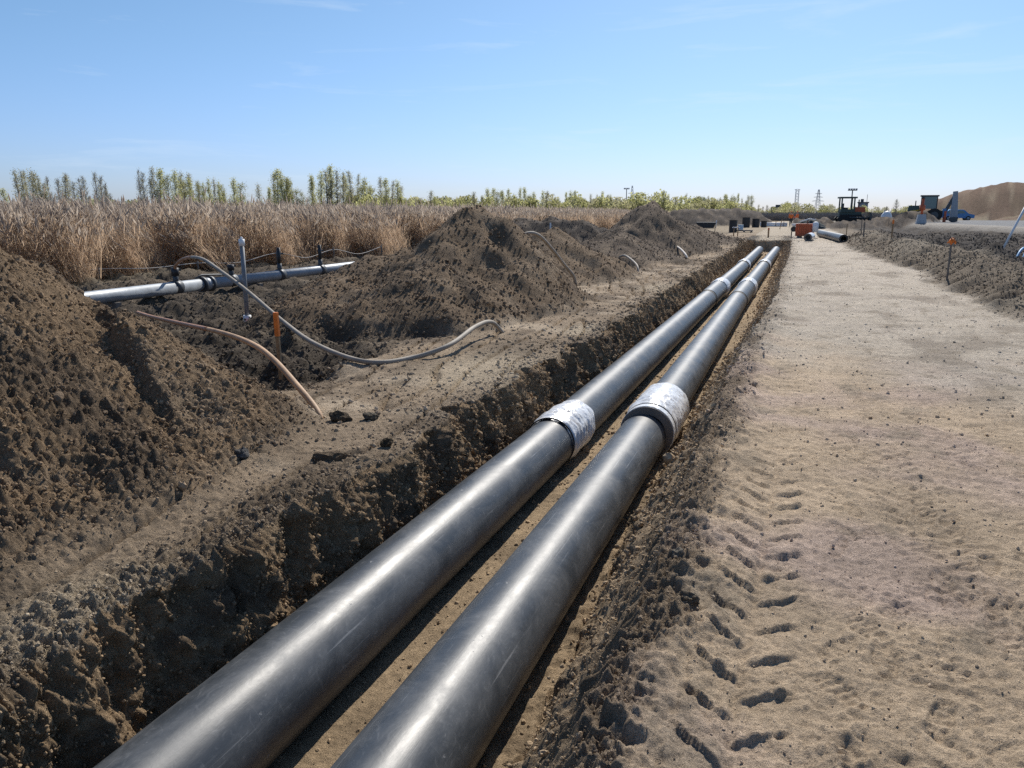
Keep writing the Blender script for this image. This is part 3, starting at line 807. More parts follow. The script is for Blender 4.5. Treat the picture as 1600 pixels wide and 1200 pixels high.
def crumb_material():
    m = bpy.data.materials.new('loose_crumbs'); m.use_nodes = True
    n, l = m.node_tree.nodes, m.node_tree.links
    b = n['Principled BSDF']; b.inputs['Roughness'].default_value = .95; b.inputs['Specular IOR Level'].default_value = .12
    at = n.new('ShaderNodeAttribute'); at.attribute_type = 'INSTANCER'; at.attribute_name = 'soil'
    t = n.new('ShaderNodeTexCoord')
    z = n.new('ShaderNodeTexNoise'); z.inputs['Scale'].default_value = 3.0; z.inputs['Detail'].default_value = 4
    l.new(t.outputs['Object'], z.inputs['Vector'])
    h = n.new('ShaderNodeMapRange'); h.inputs['From Min'].default_value = .3; h.inputs['From Max'].default_value = .7; h.inputs['To Min'].default_value = .75; h.inputs['To Max'].default_value = 1.25
    l.new(z.outputs['Fac'], h.inputs['Value'])
    k = n.new('ShaderNodeVectorMath'); k.operation = 'MULTIPLY'
    l.new(at.outputs['Color'], k.inputs[0]); l.new(h.outputs[0], k.inputs[1]); l.new(k.outputs[0], b.inputs['Base Color'])
    bp = n.new('ShaderNodeBump'); bp.inputs['Distance'].default_value = .01; bp.inputs['Strength'].default_value = .7
    l.new(z.outputs['Fac'], bp.inputs['Height']); l.new(bp.outputs[0], b.inputs['Normal'])
    return m
M['crumb'] = crumb_material()

def build_crumbs():
    V, c, u, kk = GRID
    rng = np.random.default_rng(4)
    y = V[:, 1]; x = V[:, 0]
    vis = (y > 1.2) & (y < 60) & (x > -1.5 * y - 3) & (x < .38 * y + 2)
    # mesh points are already spread evenly over the picture, so picking among them at random is even too
    wgt = np.where(vis, np.clip(u - .10, 0, 1) + .035, 0)
    wgt = np.where(kk >= 10, wgt * 1.25, wgt)
    wgt *= np.where(y < 6, .8, 1.0)
    pr = wgt / wgt.sum()
    n = 360000
    ii = rng.choice(len(V), n, p=pr)
    P = V[ii] + rng.normal(0, 1, (n, 3)).astype(np.float32) * (0.003 * y[ii] + .004)[:, None] * [1, 1, 0]
    sp = .0055 * np.maximum(y[ii], 2.2)
    s = sp * (.15 + .60 * rng.random(n) ** 5.0)
    s = np.minimum(s, .026 + .0008 * y[ii]) * np.where(kk[ii] == 4, .62, 1.0)
    s = np.where(y[ii] > 6, s * np.clip(1.25 - y[ii] * .045, .5, 1), s)
    big = rng.random(n) < .004
    s = np.where(big & (u[ii] > .45) & (y[ii] < 14), s * 1.9 + .008, s)
    P[:, 2] -= s * .10
    sc = np.stack([s * rng.uniform(.75, 1.3, n) for _ in range(3)], 1)
    ro = rng.uniform(0, 6.28, (n, 3))
    cc = c[ii].copy(); cc[:, :3] *= rng.uniform(.85, 1.35, (n, 1))
    scatter('loose_clods', P, sc, ro, rng.integers(0, 6, n), [clod_mesh(k) for k in range(6)],
            'loose crumbs and clods of soil strewn over the heaps, trench edges and track', cc)
build_crumbs()

# ---- dry reeds
def reed_mesh(seed, n=66, rad=.55, lean=0.0, top_only=False):
    rg = random.Random(seed)
    v, f, mi = [], [], []
    def quad(a0, b0, c0, d0, m):
        o = len(v); v.extend([a0, b0, c0, d0]); f.append((o, o + 1, o + 2, o + 3)); mi.append(m)
    for _ in range(n):
        r, q = rad * math.sqrt(rg.random()), rg.uniform(0, 6.283)
        p = Vector((r * math.cos(q), r * math.sin(q), 0))
        h = rg.gauss(1.50, .14)
        if rg.random() < .25: h *= rg.uniform(.45, .85)
        d = Vector((rg.gauss(-lean, .13), rg.gauss(0, .13), 1)).normalized()
        yaw = rg.uniform(0, 6.283); w = Vector((math.cos(yaw), math.sin(yaw), 0)) * rg.uniform(.003, .006)
        bend = Vector((rg.gauss(-.06, .10), rg.gauss(0, .10), 0))
        pts = [p + d * (h * t) + bend * t * t for t in (0, .5, 1.0)]
        for i in range(2):
            quad(pts[i] - w, pts[i] + w, pts[i + 1] + w * .7, pts[i + 1] - w * .7, 0)
        for k in range(rg.randint(2, 4)):
            t = rg.uniform(.18, .85)
            b = p + d * (h * t) + bend * t * t
            aa = rg.uniform(0, 6.283); ln = rg.uniform(.28, .62)
            dirn = Vector((math.cos(aa) * .55, math.sin(aa) * .55, rg.uniform(.3, 1.0))).normalized()
            ww = Vector((-math.sin(aa), math.cos(aa), 0)) * rg.uniform(.004, .009)
            m_ = b + dirn * ln * .55; e_ = b + dirn * ln + Vector((math.cos(aa), math.sin(aa), -1)) * ln * .22
            quad(b - ww, b + ww, m_ + ww, m_ - ww, 0); quad(m_ - ww, m_ + ww, e_ + ww * .15, e_ - ww * .15, 0)
        if rg.random() < .75 and h > 1.3:
            tp = pts[2]; sd = Vector((rg.gauss(-.05, .04), rg.gauss(0, .04), .0))
            for k in range(2):
                aa = rg.uniform(0, 3.14); ww = Vector((math.cos(aa), math.sin(aa), 0)) * rg.uniform(.018, .034)
                quad(tp - ww * .3, tp + ww * .3, tp + sd + ww + Vector((0, 0, .10)), tp + sd - ww + Vector((0, 0, .10)), 1)
                quad(tp + sd - ww + Vector((0, 0, .10)), tp + sd + ww + Vector((0, 0, .10)), tp + sd * 2.4 + ww * .1 + Vector((0, 0, .25)), tp + sd * 2.4 - ww * .1 + Vector((0, 0, .25)), 1)
    me = bpy.data.meshes.new('reed_piece'); me.from_pydata([tuple(q) for q in v], [], f)
    me.materials.append(M['reed']); me.materials.append(M['plume'])
    me.polygons.foreach_set('material_index', mi); me.update()
    return me

def build_reeds():
    rng = np.random.default_rng(8)
    kinds = [reed_mesh(10 + k, lean=.05) for k in range(5)] + [reed_mesh(30 + k, lean=.38) for k in range(3)] + [reed_mesh(40 + k, n=56, lean=.6) for k in range(2)]
    P, Sc, Ro, Ix = [], [], [], []
    def put(x, y, s, ix, tilt=0.06, rz=None):
        P.append((x, y, -.05)); Sc.append((s * 1.0, s * 1.0, s * rng.uniform(.92, 1.08)))
        Ro.append((rng.normal(0, tilt), rng.normal(0, tilt), rng.uniform(0, 6.28) if rz is None else rz + rng.normal(0, .35))); Ix.append(ix)
    def front(y): return -16.9 + .5 * math.sin(y * .33) + .45 * math.sin(y * .9 + 1) + .3 * math.sin(y * 2.3) + 1.0 * max(0, min(1, (y - 22) / 5)) - .05 * max(0, y - 45)
    y = 9.0
    while y < 116:                                       # the near edge: dense, partly laid over
        for _ in range(3):
            put(front(y) - abs(rng.normal(0, .5)), y + rng.normal(0, .3), rng.uniform(.66, .92), int(rng.integers(5, 10)), .12, rz=0.25)
        for _ in range(7):
            put(front(y) - .5 - rng.random() ** 1.3 * 5.5, y + rng.normal(0, .3), rng.uniform(.92, 1.08), int(rng.integers(0, 6)), .07, rz=None if rng.random() < .6 else .3)
        y += .55 + .004 * y
    for _ in range(5200):                                # the field behind: mostly tops show
        yy = 10 + 112 * rng.random(); put(front(yy) - 5 - 34 * rng.random() ** 1.4, yy, rng.uniform(.94, 1.10), int(rng.integers(0, 5)))
    for _ in range(2600):                                # far edge that swings across behind the mounds
        put(-9.0 - 46 * rng.random(), 118 + 22 * rng.random() ** 1.5, rng.uniform(.78, .98), int(rng.integers(0, 5)))
    scatter('reed_bed', P, Sc, Ro, Ix, kinds, 'wide bed of dry tan reeds with feathery tops along the left side')
build_reeds()

def scrub_mesh(seed):
    rg = random.Random(seed); mb = MB()
    for _ in range(60):
        q = rg.uniform(0, 6.283); r = rg.uniform(0, 1.1)
        p = Vector((r * math.cos(q), r * math.sin(q), 0)); h = rg.uniform(.8, 2.3)
        d = Vector((rg.gauss(0, .22), rg.gauss(0, .22), 1))
        w = Vector((math.cos(q), math.sin(q), 0)) * .022
        e_ = p + d * h
        mb.add([p - w, p + w, e_ + w * .4, e_ - w * .4], [(0, 1, 2, 3)])
        for k in range(3):
            b = p + d * h * rg.uniform(.4, .95); a2 = rg.uniform(0, 6.283); t_ = b + Vector((math.cos(a2) * .25, math.sin(a2) * .25, rg.uniform(.2, .5)))
            mb.add([b - w * .5, b + w * .5, t_ + w * .3, t_ - w * .3], [(0, 1, 2, 3)])
    me = bpy.data.meshes.new('scrub_piece'); me.from_pydata(mb.v, [], mb.f); me.materials.append(M['twig']); return me

def build_scrub():
    rng = np.random.default_rng(9); n = 2300
    x = rng.uniform(-32, 30, n); y = 165 + 45 * rng.random(n) ** 1.3 + np.abs(x) * .1
    s = rng.uniform(.3, .8, n)
    scatter('scrub_thicket', np.stack([x, y, x * 0], 1), np.stack([s, s, s], 1), np.stack([x * 0, x * 0, rng.uniform(0, 6.28, n)], 1), rng.integers(0, 4, n),
            [scrub_mesh(k) for k in range(4)], 'band of bare grey scrub behind the far end of the track')
build_scrub()

def bush_mesh(seed):
    rg = random.Random(seed); mb = MB()
    for _ in range(420):
        q = rg.uniform(0, 6.283); t = rg.random(); r = 1.15 * math.sqrt(rg.random()) * math.sqrt(max(.05, 1 - ((t - .4) / .65) ** 2))
        c = Vector((r * math.cos(q), r * math.sin(q), .15 + 2.3 * t + rg.gauss(0, .1))); sz = rg.uniform(.06, .17)
        u = Vector((rg.gauss(0, 1), rg.gauss(0, 1), rg.gauss(0, 1))).normalized(); w = u.cross(Vector((rg.gauss(0, 1), rg.gauss(0, 1), rg.gauss(0, 1)))).normalized()
        mb.add([c - u * sz, c + w * sz * .6, c + u * sz, c - w * sz * .6], [(0, 1, 2, 3)])
    for _ in range(9):
        q = rg.uniform(0, 6.283); mb.tube([(0, 0, 0), (math.cos(q) * .8, math.sin(q) * .8, 2.2)], [.03, .008], 3, cap=False)
    me = bpy.data.meshes.new('bush_piece'); me.from_pydata(mb.v, [], mb.f); me.materials.append(M[('leaf_b', 'leaf_a', 'leaf_c')[seed % 3]]); return me

def build_bushes():
    rng = np.random.default_rng(19); P, s = [], []
    for x0, x1, y0, y1, n, sc in ((-130, -40, 88, 112, 170, 1.0), (-95, -24, 145, 175, 240, 1.35), (-62, -14, 205, 245, 240, 1.5), (-20, 12, 215, 260, 90, 1.1), (12, 34, 215, 250, 60, .9)):
        for _ in range(n):
            P.append((rng.uniform(x0, x1), rng.uniform(y0, y1), -.1)); s.append(sc * rng.uniform(.6, 1.45))
    n = len(P); s = np.array(s)
    scatter('bush_belt', np.array(P), np.stack([s, s, s * rng.uniform(.8, 1.25, n)], 1), np.stack([0 * s, 0 * s, rng.uniform(0, 6.28, n)], 1), rng.integers(0, 6, n),
            [bush_mesh(k) for k in range(6)], 'belt of low yellow-green spring bushes along the horizon behind the reeds')
build_bushes()

# ================================================================ TREES
def tree_meshes(kind, seed):
    """trunk with limbs and crown of leaf-sized faces, 9 m tall as built"""
    rg = random.Random(seed); H = 9.0
    tr, cr = MB(), MB()
    lean = (rg.gauss(0, .25), rg.gauss(0, .25))
    ax = lambda t: Vector((lean[0] * t * t, lean[1] * t * t, H * t))
    tr.tube([ax(t) for t in (0, .15, .35, .55, .75, .9, 1.0)], [.13, .105, .085, .06, .038, .02, .006], 6)
    P = {'slim': (66, 1.05, .62, 20, .095, 'leaf_c'), 'cone': (90, 1.4, .85, 30, .105, 'leaf_a'), 'spring': (70, 2.1, 1.0, 34, .105, 'leaf_b'),
         'dark': (70, 2.5, 1.0, 30, .16, 'leaf_d'), 'bare': (80, 1.3, .5, 7, .085, 'leaf_c')}[kind]
    nb, Wd, _, nl, ls, lm = P
    clump = [rg.uniform(.55, 1.25) for _ in range(14)]
    for i in range(nb):
        t = rg.uniform(.10 if kind in ('spring', 'dark', 'cone') else .22, .98)
        if kind == 'spring' or kind == 'dark': prof = math.sqrt(max(0.02, 1 - ((t - .45) / .58) ** 2))
        else: prof = min(1, ((1.06 - t) / .55) ** .8) * min(1, .35 + t * 1.5)
        q = rg.uniform(0, 6.283)
        prof *= clump[int(q / 6.284 * 7) + (7 if t > .55 else 0)]
        Ln = max(.25, Wd * prof * rg.uniform(.7, 1.1))
        rise = rg.uniform(.7, 1.5) if kind != 'dark' else rg.uniform(.1, .8)
        d = Vector((math.cos(q), math.sin(q), rise)).normalized()
        b = ax(t * .96)
        m_ = b + d * Ln * .5; e_ = b + d * Ln + Vector((0, 0, .12 * Ln))
        tr.tube([b, m_, e_], [.035 * (1.1 - t) + .008, .02 * (1.1 - t) + .005, .003], 3, cap=False)
        if kind in ('bare', 'slim'):
            for k in range(7 if kind == 'bare' else 3):
                s0 = b + d * Ln * rg.uniform(.25, .95)
                s1 = s0 + Vector((rg.gauss(0, .2), rg.gauss(0, .2), rg.uniform(.2, .6)))
                tr.tube([s0, s1], [.009, .003], 3, cap=False)
        for k in range(nl):
            s = rg.uniform(.3, 1.08) ** .8
            c = b + d * Ln * s + Vector((rg.gauss(0, .24), rg.gauss(0, .24), rg.gauss(0, .30)))
            sz = ls * rg.uniform(.45, 1.15)
            u = Vector((rg.gauss(0, 1), rg.gauss(0, 1), rg.gauss(0, 1))).normalized()
            w = u.cross(Vector((rg.gauss(0, 1), rg.gauss(0, 1), rg.gauss(0, 1)))).normalized()
            cr.add([c - u * sz, c + w * sz * .62, c + u * sz, c - w * sz * .62], [(0, 1, 2, 3)])
    tm = bpy.data.meshes.new('trunk'); tm.from_pydata(tr.v, [], tr.f); tm.materials.append(M['bark'] if kind != 'bare' else M['twig'])
    cm = bpy.data.meshes.new('crown'); cm.from_pydata(cr.v, [], cr.f); cm.materials.append(M[lm])
    return tm, cm

TREES = [
    (0, -89.1, 68.6, 4.5, 'cone'), (0, -91.6, 72.6, 6.9, 'slim'), (0, -88.0, 70.3, 6.7, 'slim'), (0, -91.0, 73.3, 6.9, 'slim'), (0, -90.4, 73.6, 6.9, 'slim'),
    (0, -80.9, 66.4, 6.1, 'slim'), (0, -79.5, 65.7, 5.8, 'slim'), (0, -91.0, 76.4, 6.3, 'bare'), (0, -80.8, 68.9, 5.6, 'bare'), (0, -79.5, 68.6, 6.0, 'slim'),
    (0, -90.2, 78.4, 6.7, 'bare'), (0, -80.3, 71.6, 5.7, 'bare'), (0, -84.9, 76.4, 6.2, 'bare'), (0, -77.9, 71.7, 6.4, 'bare'), (0, -79.5, 73.8, 6.0, 'bare'),
    (0, -72.1, 67.5, 4.9, 'bare'), (1, -86.6, 87.1, 7.6, 'bare'), (1, -89.4, 90.6, 7.5, 'bare'), (1, -82.3, 85.4, 7.8, 'slim'), (1, -84.7, 88.7, 7.8, 'cone'),
    (1, -82.2, 87.6, 6.7, 'spring'), (1, -72.3, 78.3, 6.8, 'cone'), (1, -81.4, 89.0, 7.2, 'slim'), (1, -78.4, 86.4, 6.1, 'spring'), (1, -73.5, 82.0, 6.6, 'slim'),
    (1, -69.4, 77.8, 5.8, 'cone'), (1, -79.3, 90.6, 5.7, 'spring'), (1, -73.4, 84.6, 5.5, 'cone'), (1, -75.8, 88.3, 6.2, 'cone'), (1, -77.0, 90.8, 6.4, 'slim'),
    (1, -74.1, 88.3, 5.8, 'cone'), (1, -76.1, 91.4, 5.5, 'spring'), (1, -67.7, 83.4, 6.0, 'cone'), (1, -71.8, 89.6, 5.6, 'spring'), (2, -74.1, 97.0, 5.8, 'slim'),
    (2, -78.1, 105.7, 7.8, 'slim'), (2, -76.6, 104.7, 8.4, 'cone'), (2, -65.7, 90.9, 7.1, 'cone'), (2, -65.5, 91.6, 6.3, 'spring'), (2, -64.9, 93.0, 4.8, 'spring'),
    (2, -73.1, 106.2, 4.8, 'spring'), (2, -64.9, 96.9, 6.2, 'bare'), (2, -65.8, 100.2, 7.6, 'cone'), (2, -61.0, 94.5, 7.4, 'slim'), (2, -62.6, 98.1, 8.2, 'cone'),
    (2, -60.4, 96.0, 7.6, 'slim'), (2, -59.1, 95.4, 7.2, 'slim'), (2, -61.0, 99.5, 6.9, 'cone'), (2, -60.1, 99.5, 7.5, 'slim'), (2, -62.5, 105.1, 7.4, 'slim'),
    (2, -59.6, 101.2, 5.5, 'spring'), (2, -61.3, 105.6, 6.8, 'cone'), (2, -59.7, 104.3, 5.2, 'spring'), (2, -59.3, 106.7, 7.0, 'slim'), (2, -55.4, 101.0, 6.5, 'cone'),
    (2, -49.7, 92.1, 5.8, 'slim'), (2, -55.5, 104.4, 6.3, 'cone'), (2, -56.0, 106.2, 5.6, 'slim'), (2, -54.3, 105.1, 3.5, 'spring'), (2, -49.4, 99.2, 3.6, 'spring'),
    (2, -48.8, 101.8, 4.7, 'slim'), (2, -43.8, 92.9, 3.7, 'cone'), (2, -47.2, 103.8, 3.9, 'slim'), (2, -42.7, 99.3, 2.7, 'spring'), (2, -38.8, 94.2, 4.3, 'slim'),
    (3, -59.0, 147.4, 4.9, 'spring'), (3, -66.7, 170.2, 7.1, 'cone'), (3, -67.1, 174.1, 7.3, 'cone'), (3, -56.1, 148.1, 5.7, 'spring'), (3, -62.7, 168.7, 6.6, 'cone'),
    (3, -57.1, 157.4, 6.6, 'cone'), (3, -53.1, 149.9, 5.2, 'spring'), (3, -53.5, 154.1, 6.7, 'cone'), (3, -56.8, 167.7, 7.2, 'cone'), (3, -56.8, 170.7, 5.5, 'spring'),
    (3, -47.9, 146.9, 5.6, 'cone'), (3, -51.5, 163.3, 6.3, 'cone'), (3, -45.6, 146.9, 5.8, 'slim'), (3, -50.2, 166.3, 4.9, 'spring'), (3, -45.5, 155.1, 4.7, 'cone'),
    (3, -48.4, 171.0, 6.2, 'cone'), (3, -48.2, 173.8, 6.4, 'cone'), (3, -43.3, 160.2, 6.2, 'cone'), (3, -46.2, 174.4, 4.4, 'spring'), (3, -40.2, 154.5, 4.4, 'slim'),
    (3, -36.9, 147.8, 5.2, 'slim'), (3, -39.4, 162.9, 5.4, 'slim'), (3, -34.4, 146.5, 5.6, 'cone'), (3, -34.6, 151.3, 5.1, 'slim'), (3, -35.0, 157.3, 5.2, 'cone'),
    (3, -35.3, 163.2, 4.9, 'slim'), (3, -30.2, 150.1, 3.4, 'spring'), (3, -27.1, 146.8, 3.3, 'spring'), (3, -29.8, 170.6, 3.9, 'spring'), (3, -24.0, 154.6, 5.9, 'cone'),
    (3, -26.0, 173.2, 5.6, 'cone'), (3, -24.1, 171.4, 4.9, 'slim'), (4, -28.9, 224.9, 6.9, 'slim'), (4, -27.9, 228.4, 5.6, 'dark'), (4, -26.9, 230.8, 5.7, 'dark'),
    (4, -26.2, 236.0, 5.5, 'dark'), (4, -25.2, 234.0, 6.1, 'dark'), (4, -24.0, 232.5, 5.2, 'dark'), (4, -23.4, 235.0, 6.4, 'slim'), (4, -23.1, 248.2, 5.2, 'dark'),
    (4, -20.2, 230.3, 5.9, 'slim'), (4, -18.9, 227.2, 5.3, 'spring'), (4, -19.4, 239.1, 7.0, 'cone'), (4, -17.0, 219.1, 6.4, 'cone'), (4, -16.0, 221.8, 6.2, 'spring'),
    (4, -17.1, 249.8, 6.4, 'spring'), (4, -15.1, 230.9, 7.0, 'cone'), (4, -13.9, 232.0, 5.7, 'slim'), (4, -11.6, 209.8, 4.7, 'spring'), (4, -11.9, 226.5, 6.3, 'slim'),
    (4, -11.4, 233.3, 6.3, 'spring'), (4, -24.2, 210.1, 2.5, 'spring'), (4, -24.3, 234.8, 2.6, 'spring'), (4, -22.7, 235.5, 2.7, 'spring'), (4, -8.7, 211.8, 3.7, 'slim'),
    (4, -8.3, 235.3, 3.4, 'bare'), (4, -6.9, 228.6, 3.7, 'bare'), (4, -5.9, 237.4, 3.3, 'bare'), (5, 20.9, 190.0, 4.5, 'bare'), (5, 22.2, 220.0, 3.2, 'bare'),
    (5, 26.6, 220.0, 2.7, 'bare'), (5, 23.8, 260.0, 3.2, 'bare'), (5, 5.5, 300.0, 3.2, 'bare'), (5, 20.4, 240.0, 2.7, 'bare'),
]
ORD = ['first', 'second', 'third', 'fourth', 'fifth', 'sixth', 'seventh', 'eighth', 'ninth', 'tenth', 'eleventh', 'twelfth', 'thirteenth', 'fourteenth', 'fifteenth', 'sixteenth', 'seventeenth', 'eighteenth', 'nineteenth', 'twentieth', 'twenty-first', 'twenty-second', 'twenty-third', 'twenty-fourth']
CLUMP = [('in the leftmost clump behind the reeds', 'trees of the leftmost clump'), ('in the second clump behind the reeds', 'trees of the second clump'),
         ('in the tall third clump behind the reeds', 'trees of the third clump'), ('in the grove behind the middle heap', 'trees of the grove behind the heaps'),
         ('in the far grove above the trench end', 'trees of the far grove'), ('near the loader and backhoe', 'bare trees near the machines')]
LOOK = {'slim': ('slim_birch', 'slim half-bare birch'), 'cone': ('aspen_tree', 'pointed olive-green tree'), 'spring': ('willow_bush', 'bushy yellow-green young tree'),
        'dark': ('far_tree', 'broad dark tree'), 'bare': ('bare_tree', 'bare grey twiggy tree')}
def build_trees():
    global TREES
    rx_ = random.Random(77)
    TREES = TREES + [(c, round(x + rx_.uniform(-1.6, 1.6), 1), round(y + rx_.uniform(-6, 6), 1), round(h * rx_.uniform(.6, .9), 1), k) for i, (c, x, y, h, k) in enumerate(TREES) if c in (0, 1, 2) and i % 2 == 0]
    proto = {k: [tree_meshes(k, 100 * i + j) for j in range(4)] for i, k in enumerate(LOOK)}
    rg = random.Random(12); cnt = {}
    for cl, x, y, h, kind in sorted(TREES, key=lambda q: (q[0], q[1] / q[2])):
        n = cnt.get((cl, kind), 0); cnt[(cl, kind)] = n + 1
        nm, look = LOOK[kind]
        root = thing(nm, '%s, %s from the left %s' % (look, ORD[n], CLUMP[cl][0]), 'tree', (x, y, 0), rg.uniform(0, 6.28), CLUMP[cl][1])
        s = h / 9.0
        wide = max(s, .62 if kind != 'spring' else .5) * rg.uniform(.75, 1.3) * (1.25 if kind == 'dark' else 1.0)
        tm, cm = proto[kind][rg.randrange(4)]
        for part, me in (('trunk', tm), ('crown', cm)):
            o = bpy.data.objects.new(part, me); COL.objects.link(o); o.parent = root
        root.scale = (wide, wide, s)
build_trees()

# ================================================================ THE TWO PIPELINES
PR = .225
def cyl_grid(p0, p1, r, nu=72, nv=2, rfun=None, ujit=None):
    """open cylinder between two points with uv in metres"""
    p0, p1 = np.array(p0, float), np.array(p1, float)
    d = p1 - p0; L = np.linalg.norm(d); d /= L
    side = np.cross(d, [0, 0, 1.0]); side /= np.linalg.norm(side); up = np.cross(side, d)
    th = np.linspace(0, 2 * np.pi, nu + 1)[None, :] - np.pi / 2       # seam at the bottom
    tv = np.linspace(0, 1, nv)[:, None]
    rr = r if rfun is None else rfun(th, tv)
    rr = np.broadcast_to(rr, (nv, nu + 1))
    V = p0 + d * (tv * L)[..., None] + side * (np.cos(th) * rr)[..., None] + up * (np.sin(th) * rr)[..., None]
    idx = np.arange(nv * (nu + 1)).reshape(nv, nu + 1)
    F = np.stack([idx[:-1, :-1], idx[:-1, 1:], idx[1:, 1:], idx[1:, :-1]], -1).reshape(-1, 4)
    U = np.broadcast_to(th * r, (nv, nu + 1)); Wv = np.broadcast_to(tv * L + p0[1], (nv, nu + 1))
    uv = np.stack([U, Wv], -1).reshape(-1, 2)[F.ravel()]
    return V.reshape(-1, 3), F[:, ::-1] if False else F, uv

def cyl(name, p0, p1, r, m, parent, nu=72, nv=2, rfun=None):
    V, F, uv = cyl_grid(p0, p1, r, nu, nv, rfun)
    me = np_mesh(name, V - np.array(parent.location), F, m, True, uv=uv)
    o = bpy.data.objects.new(name, me); COL.objects.link(o); o.parent = parent
    return o

def ring(name, p, d, r0, r1, m, parent, nu=64):
    """flat annular face"""
    p, d = np.array(p, float), np.array(d, float); d /= np.linalg.norm(d)
    V1, _, _ = cyl_grid(p, p + d * .004, r1, nu, 2); V0, _, _ = cyl_grid(p, p + d * .004, r0, nu, 2)
    k = nu + 1
    mb = MB(); mb.add(np.concatenate([V1, V0]) - np.array(parent.location), [])
    for i in range(nu):
        mb.f.append((i, i + 1, 2 * k + i + 1, 2 * k + i)); mb.sm.append(False)
        mb.f.append((k + i, 3 * k + i, 3 * k + i + 1, k + i + 1)); mb.sm.append(False)
        mb.f.append((i, k + i, k + i + 1, i + 1)); mb.sm.append(False)
    return mb.build(name, m, parent)

def wrap(p0, p1, r, parent, seed, amp=.010):
    rg = np.random.default_rng(seed)
    def rf(th, tv):
        x, y = np.broadcast_arrays(th, tv)
        u = x * r; v = y * 0.9
        w = amp * fbm(u * 5 + seed, v * 5, 4, 500 + seed) + amp * .8 * np.abs(perlin(u * 3 + 4 * v, v * 11 - 3 * u, 510 + seed)) + amp * .5 * np.sin(v * 55 + 3 * perlin(u * 2, v * 2, 520 + seed)) * np.exp(-((y - .25) / .25) ** 2)
        e_ = -amp * 1.2 * (np.exp(-(y / .05) ** 2) + np.exp(-((1 - y) / .05) ** 2))
        return r + w + e_
    return cyl('film_wrap', p0, p1, r, M['wrap'], parent, 128, 48, rf)

def lerp3(a0, b0, y):
    t = (y - a0[1]) / (b0[1] - a0[1]); return tuple(a0[i] + (b0[i] - a0[i]) * t for i in range(3))

def pipeline(label, knots, joints):
    root = thing('pipeline', label, 'pipeline', (knots[0][0], knots[0][1], -.70), 0, 'twin pipelines in the trench')
    for i in range(len(knots) - 1):
        p0, p1 = knots[i], knots[i + 1]
        p0 = np.array(p0); p1 = np.array(p1)
        cyl('pipe_section', p0, p1, PR, M['pipe'], root, 96, 24)
    return root

# right pipe
kr = [(-1.32, -4.0, -.455), (-1.215, 7.2, -.468), (-1.13, 19.5, -.455), (-.97, 32.2, -.455), (-.775, 46.6, -.45)]
pr_ = pipeline('right-hand dark grey pipe in the trench with a stepped white-wrapped joint', kr, None)
c0 = (-1.180, 7.15, -.425); c1 = (-1.179, 7.60, -.425); c2 = (-1.186, 8.38, -.44)
sl_ = cyl('joint_sleeve', c0, c1, .256, M['sleeve'], pr_, 96, 6)
ring('sleeve_face', c0, (0, -1, 0), PR * .80, .256, M['pipe_end'], pr_)
wrap((-1.180, 7.30, -.425), c2, .266, pr_, 1, .013)
cyl('film_lip', (-1.180, 7.17, -.425), (-1.180, 7.27, -.425), .262, M['wrap'], pr_, 96, 4)
ring('film_edge', (-1.180, 7.165, -.425), (0, -1, 0), .245, .262, M['wrap'], pr_)
ring('film_edge', (-1.180, 7.30, -.425), (0, -1, 0), .256, .264, M['seam'], pr_)
# left pipe
kl = [(-2.21, -4.0, -.50), (-1.985, 6.9, -.462), (-1.855, 19.6, -.455), (-1.745, 32.0, -.455), (-1.68, 46.6, -.45)]
pl_ = pipeline('left-hand dark grey pipe in the trench with a crumpled white film joint', kl, None)
wrap((-1.99, 6.62, -.452), (-1.972, 7.42, -.452), .240, pl_, 2, .015)
ring('film_edge', (-1.99, 6.62, -.452), (0, -1, 0), .226, .240, M['seam'], pl_)
for root, k, yr, yc, y3, y4 in ((pr_, kr, 19.5, 22.6, 32.3, 33.4), (pl_, kl, 19.6, 22.3, 32.2, 33.2)):
    at_ = lambda y: next(lerp3(k[i], k[i + 1], y) for i in range(4) if k[i][1] <= y <= k[i + 1][1])
    ring('joint_gap', at_(yr - .16), (0, 1, 0), .20, .2275, M['seam'], root); cyl('gap_band', at_(yr - .16), at_(yr), .229, M['seam'], root, 64, 3)
    cyl('joint_sleeve', at_(yr + .02), at_(yc), .239, M['pipe'], root, 64, 8)
    ring('sleeve_face', at_(yr + .02), (0, -1, 0), .22, .239, M['seam'], root)
    wrap(at_(yc), at_(yc + 1.0), .258, root, int(yc * 10) % 97, .012)
    ring('film_edge', at_(yc), (0, -1, 0), .23, .255, M['wrap'], root)
    cyl('gap_band', at_(y3 - .25), at_(y3), .232, M['seam'], root, 64, 3)
    wrap(at_(y3), at_(y4), .256, root, int(y3 * 10) % 89, .012)
    ring('film_edge', at_(y3), (0, -1, 0), .225, .255, M['seam'], root)
    e_ = k[-1]
    ring('pipe_end_face', (e_[0], e_[1] + .01, e_[2]), (0, 1, 0), .16, PR, M['pipe_end'], root)
    # a bare steel carrier stub shows past the insulation
    cyl('carrier_stub', (e_[0], e_[1], e_[2]), (e_[0] + .002, e_[1] + .22, e_[2]), .162, M['dark_steel'], root, 48, 2)

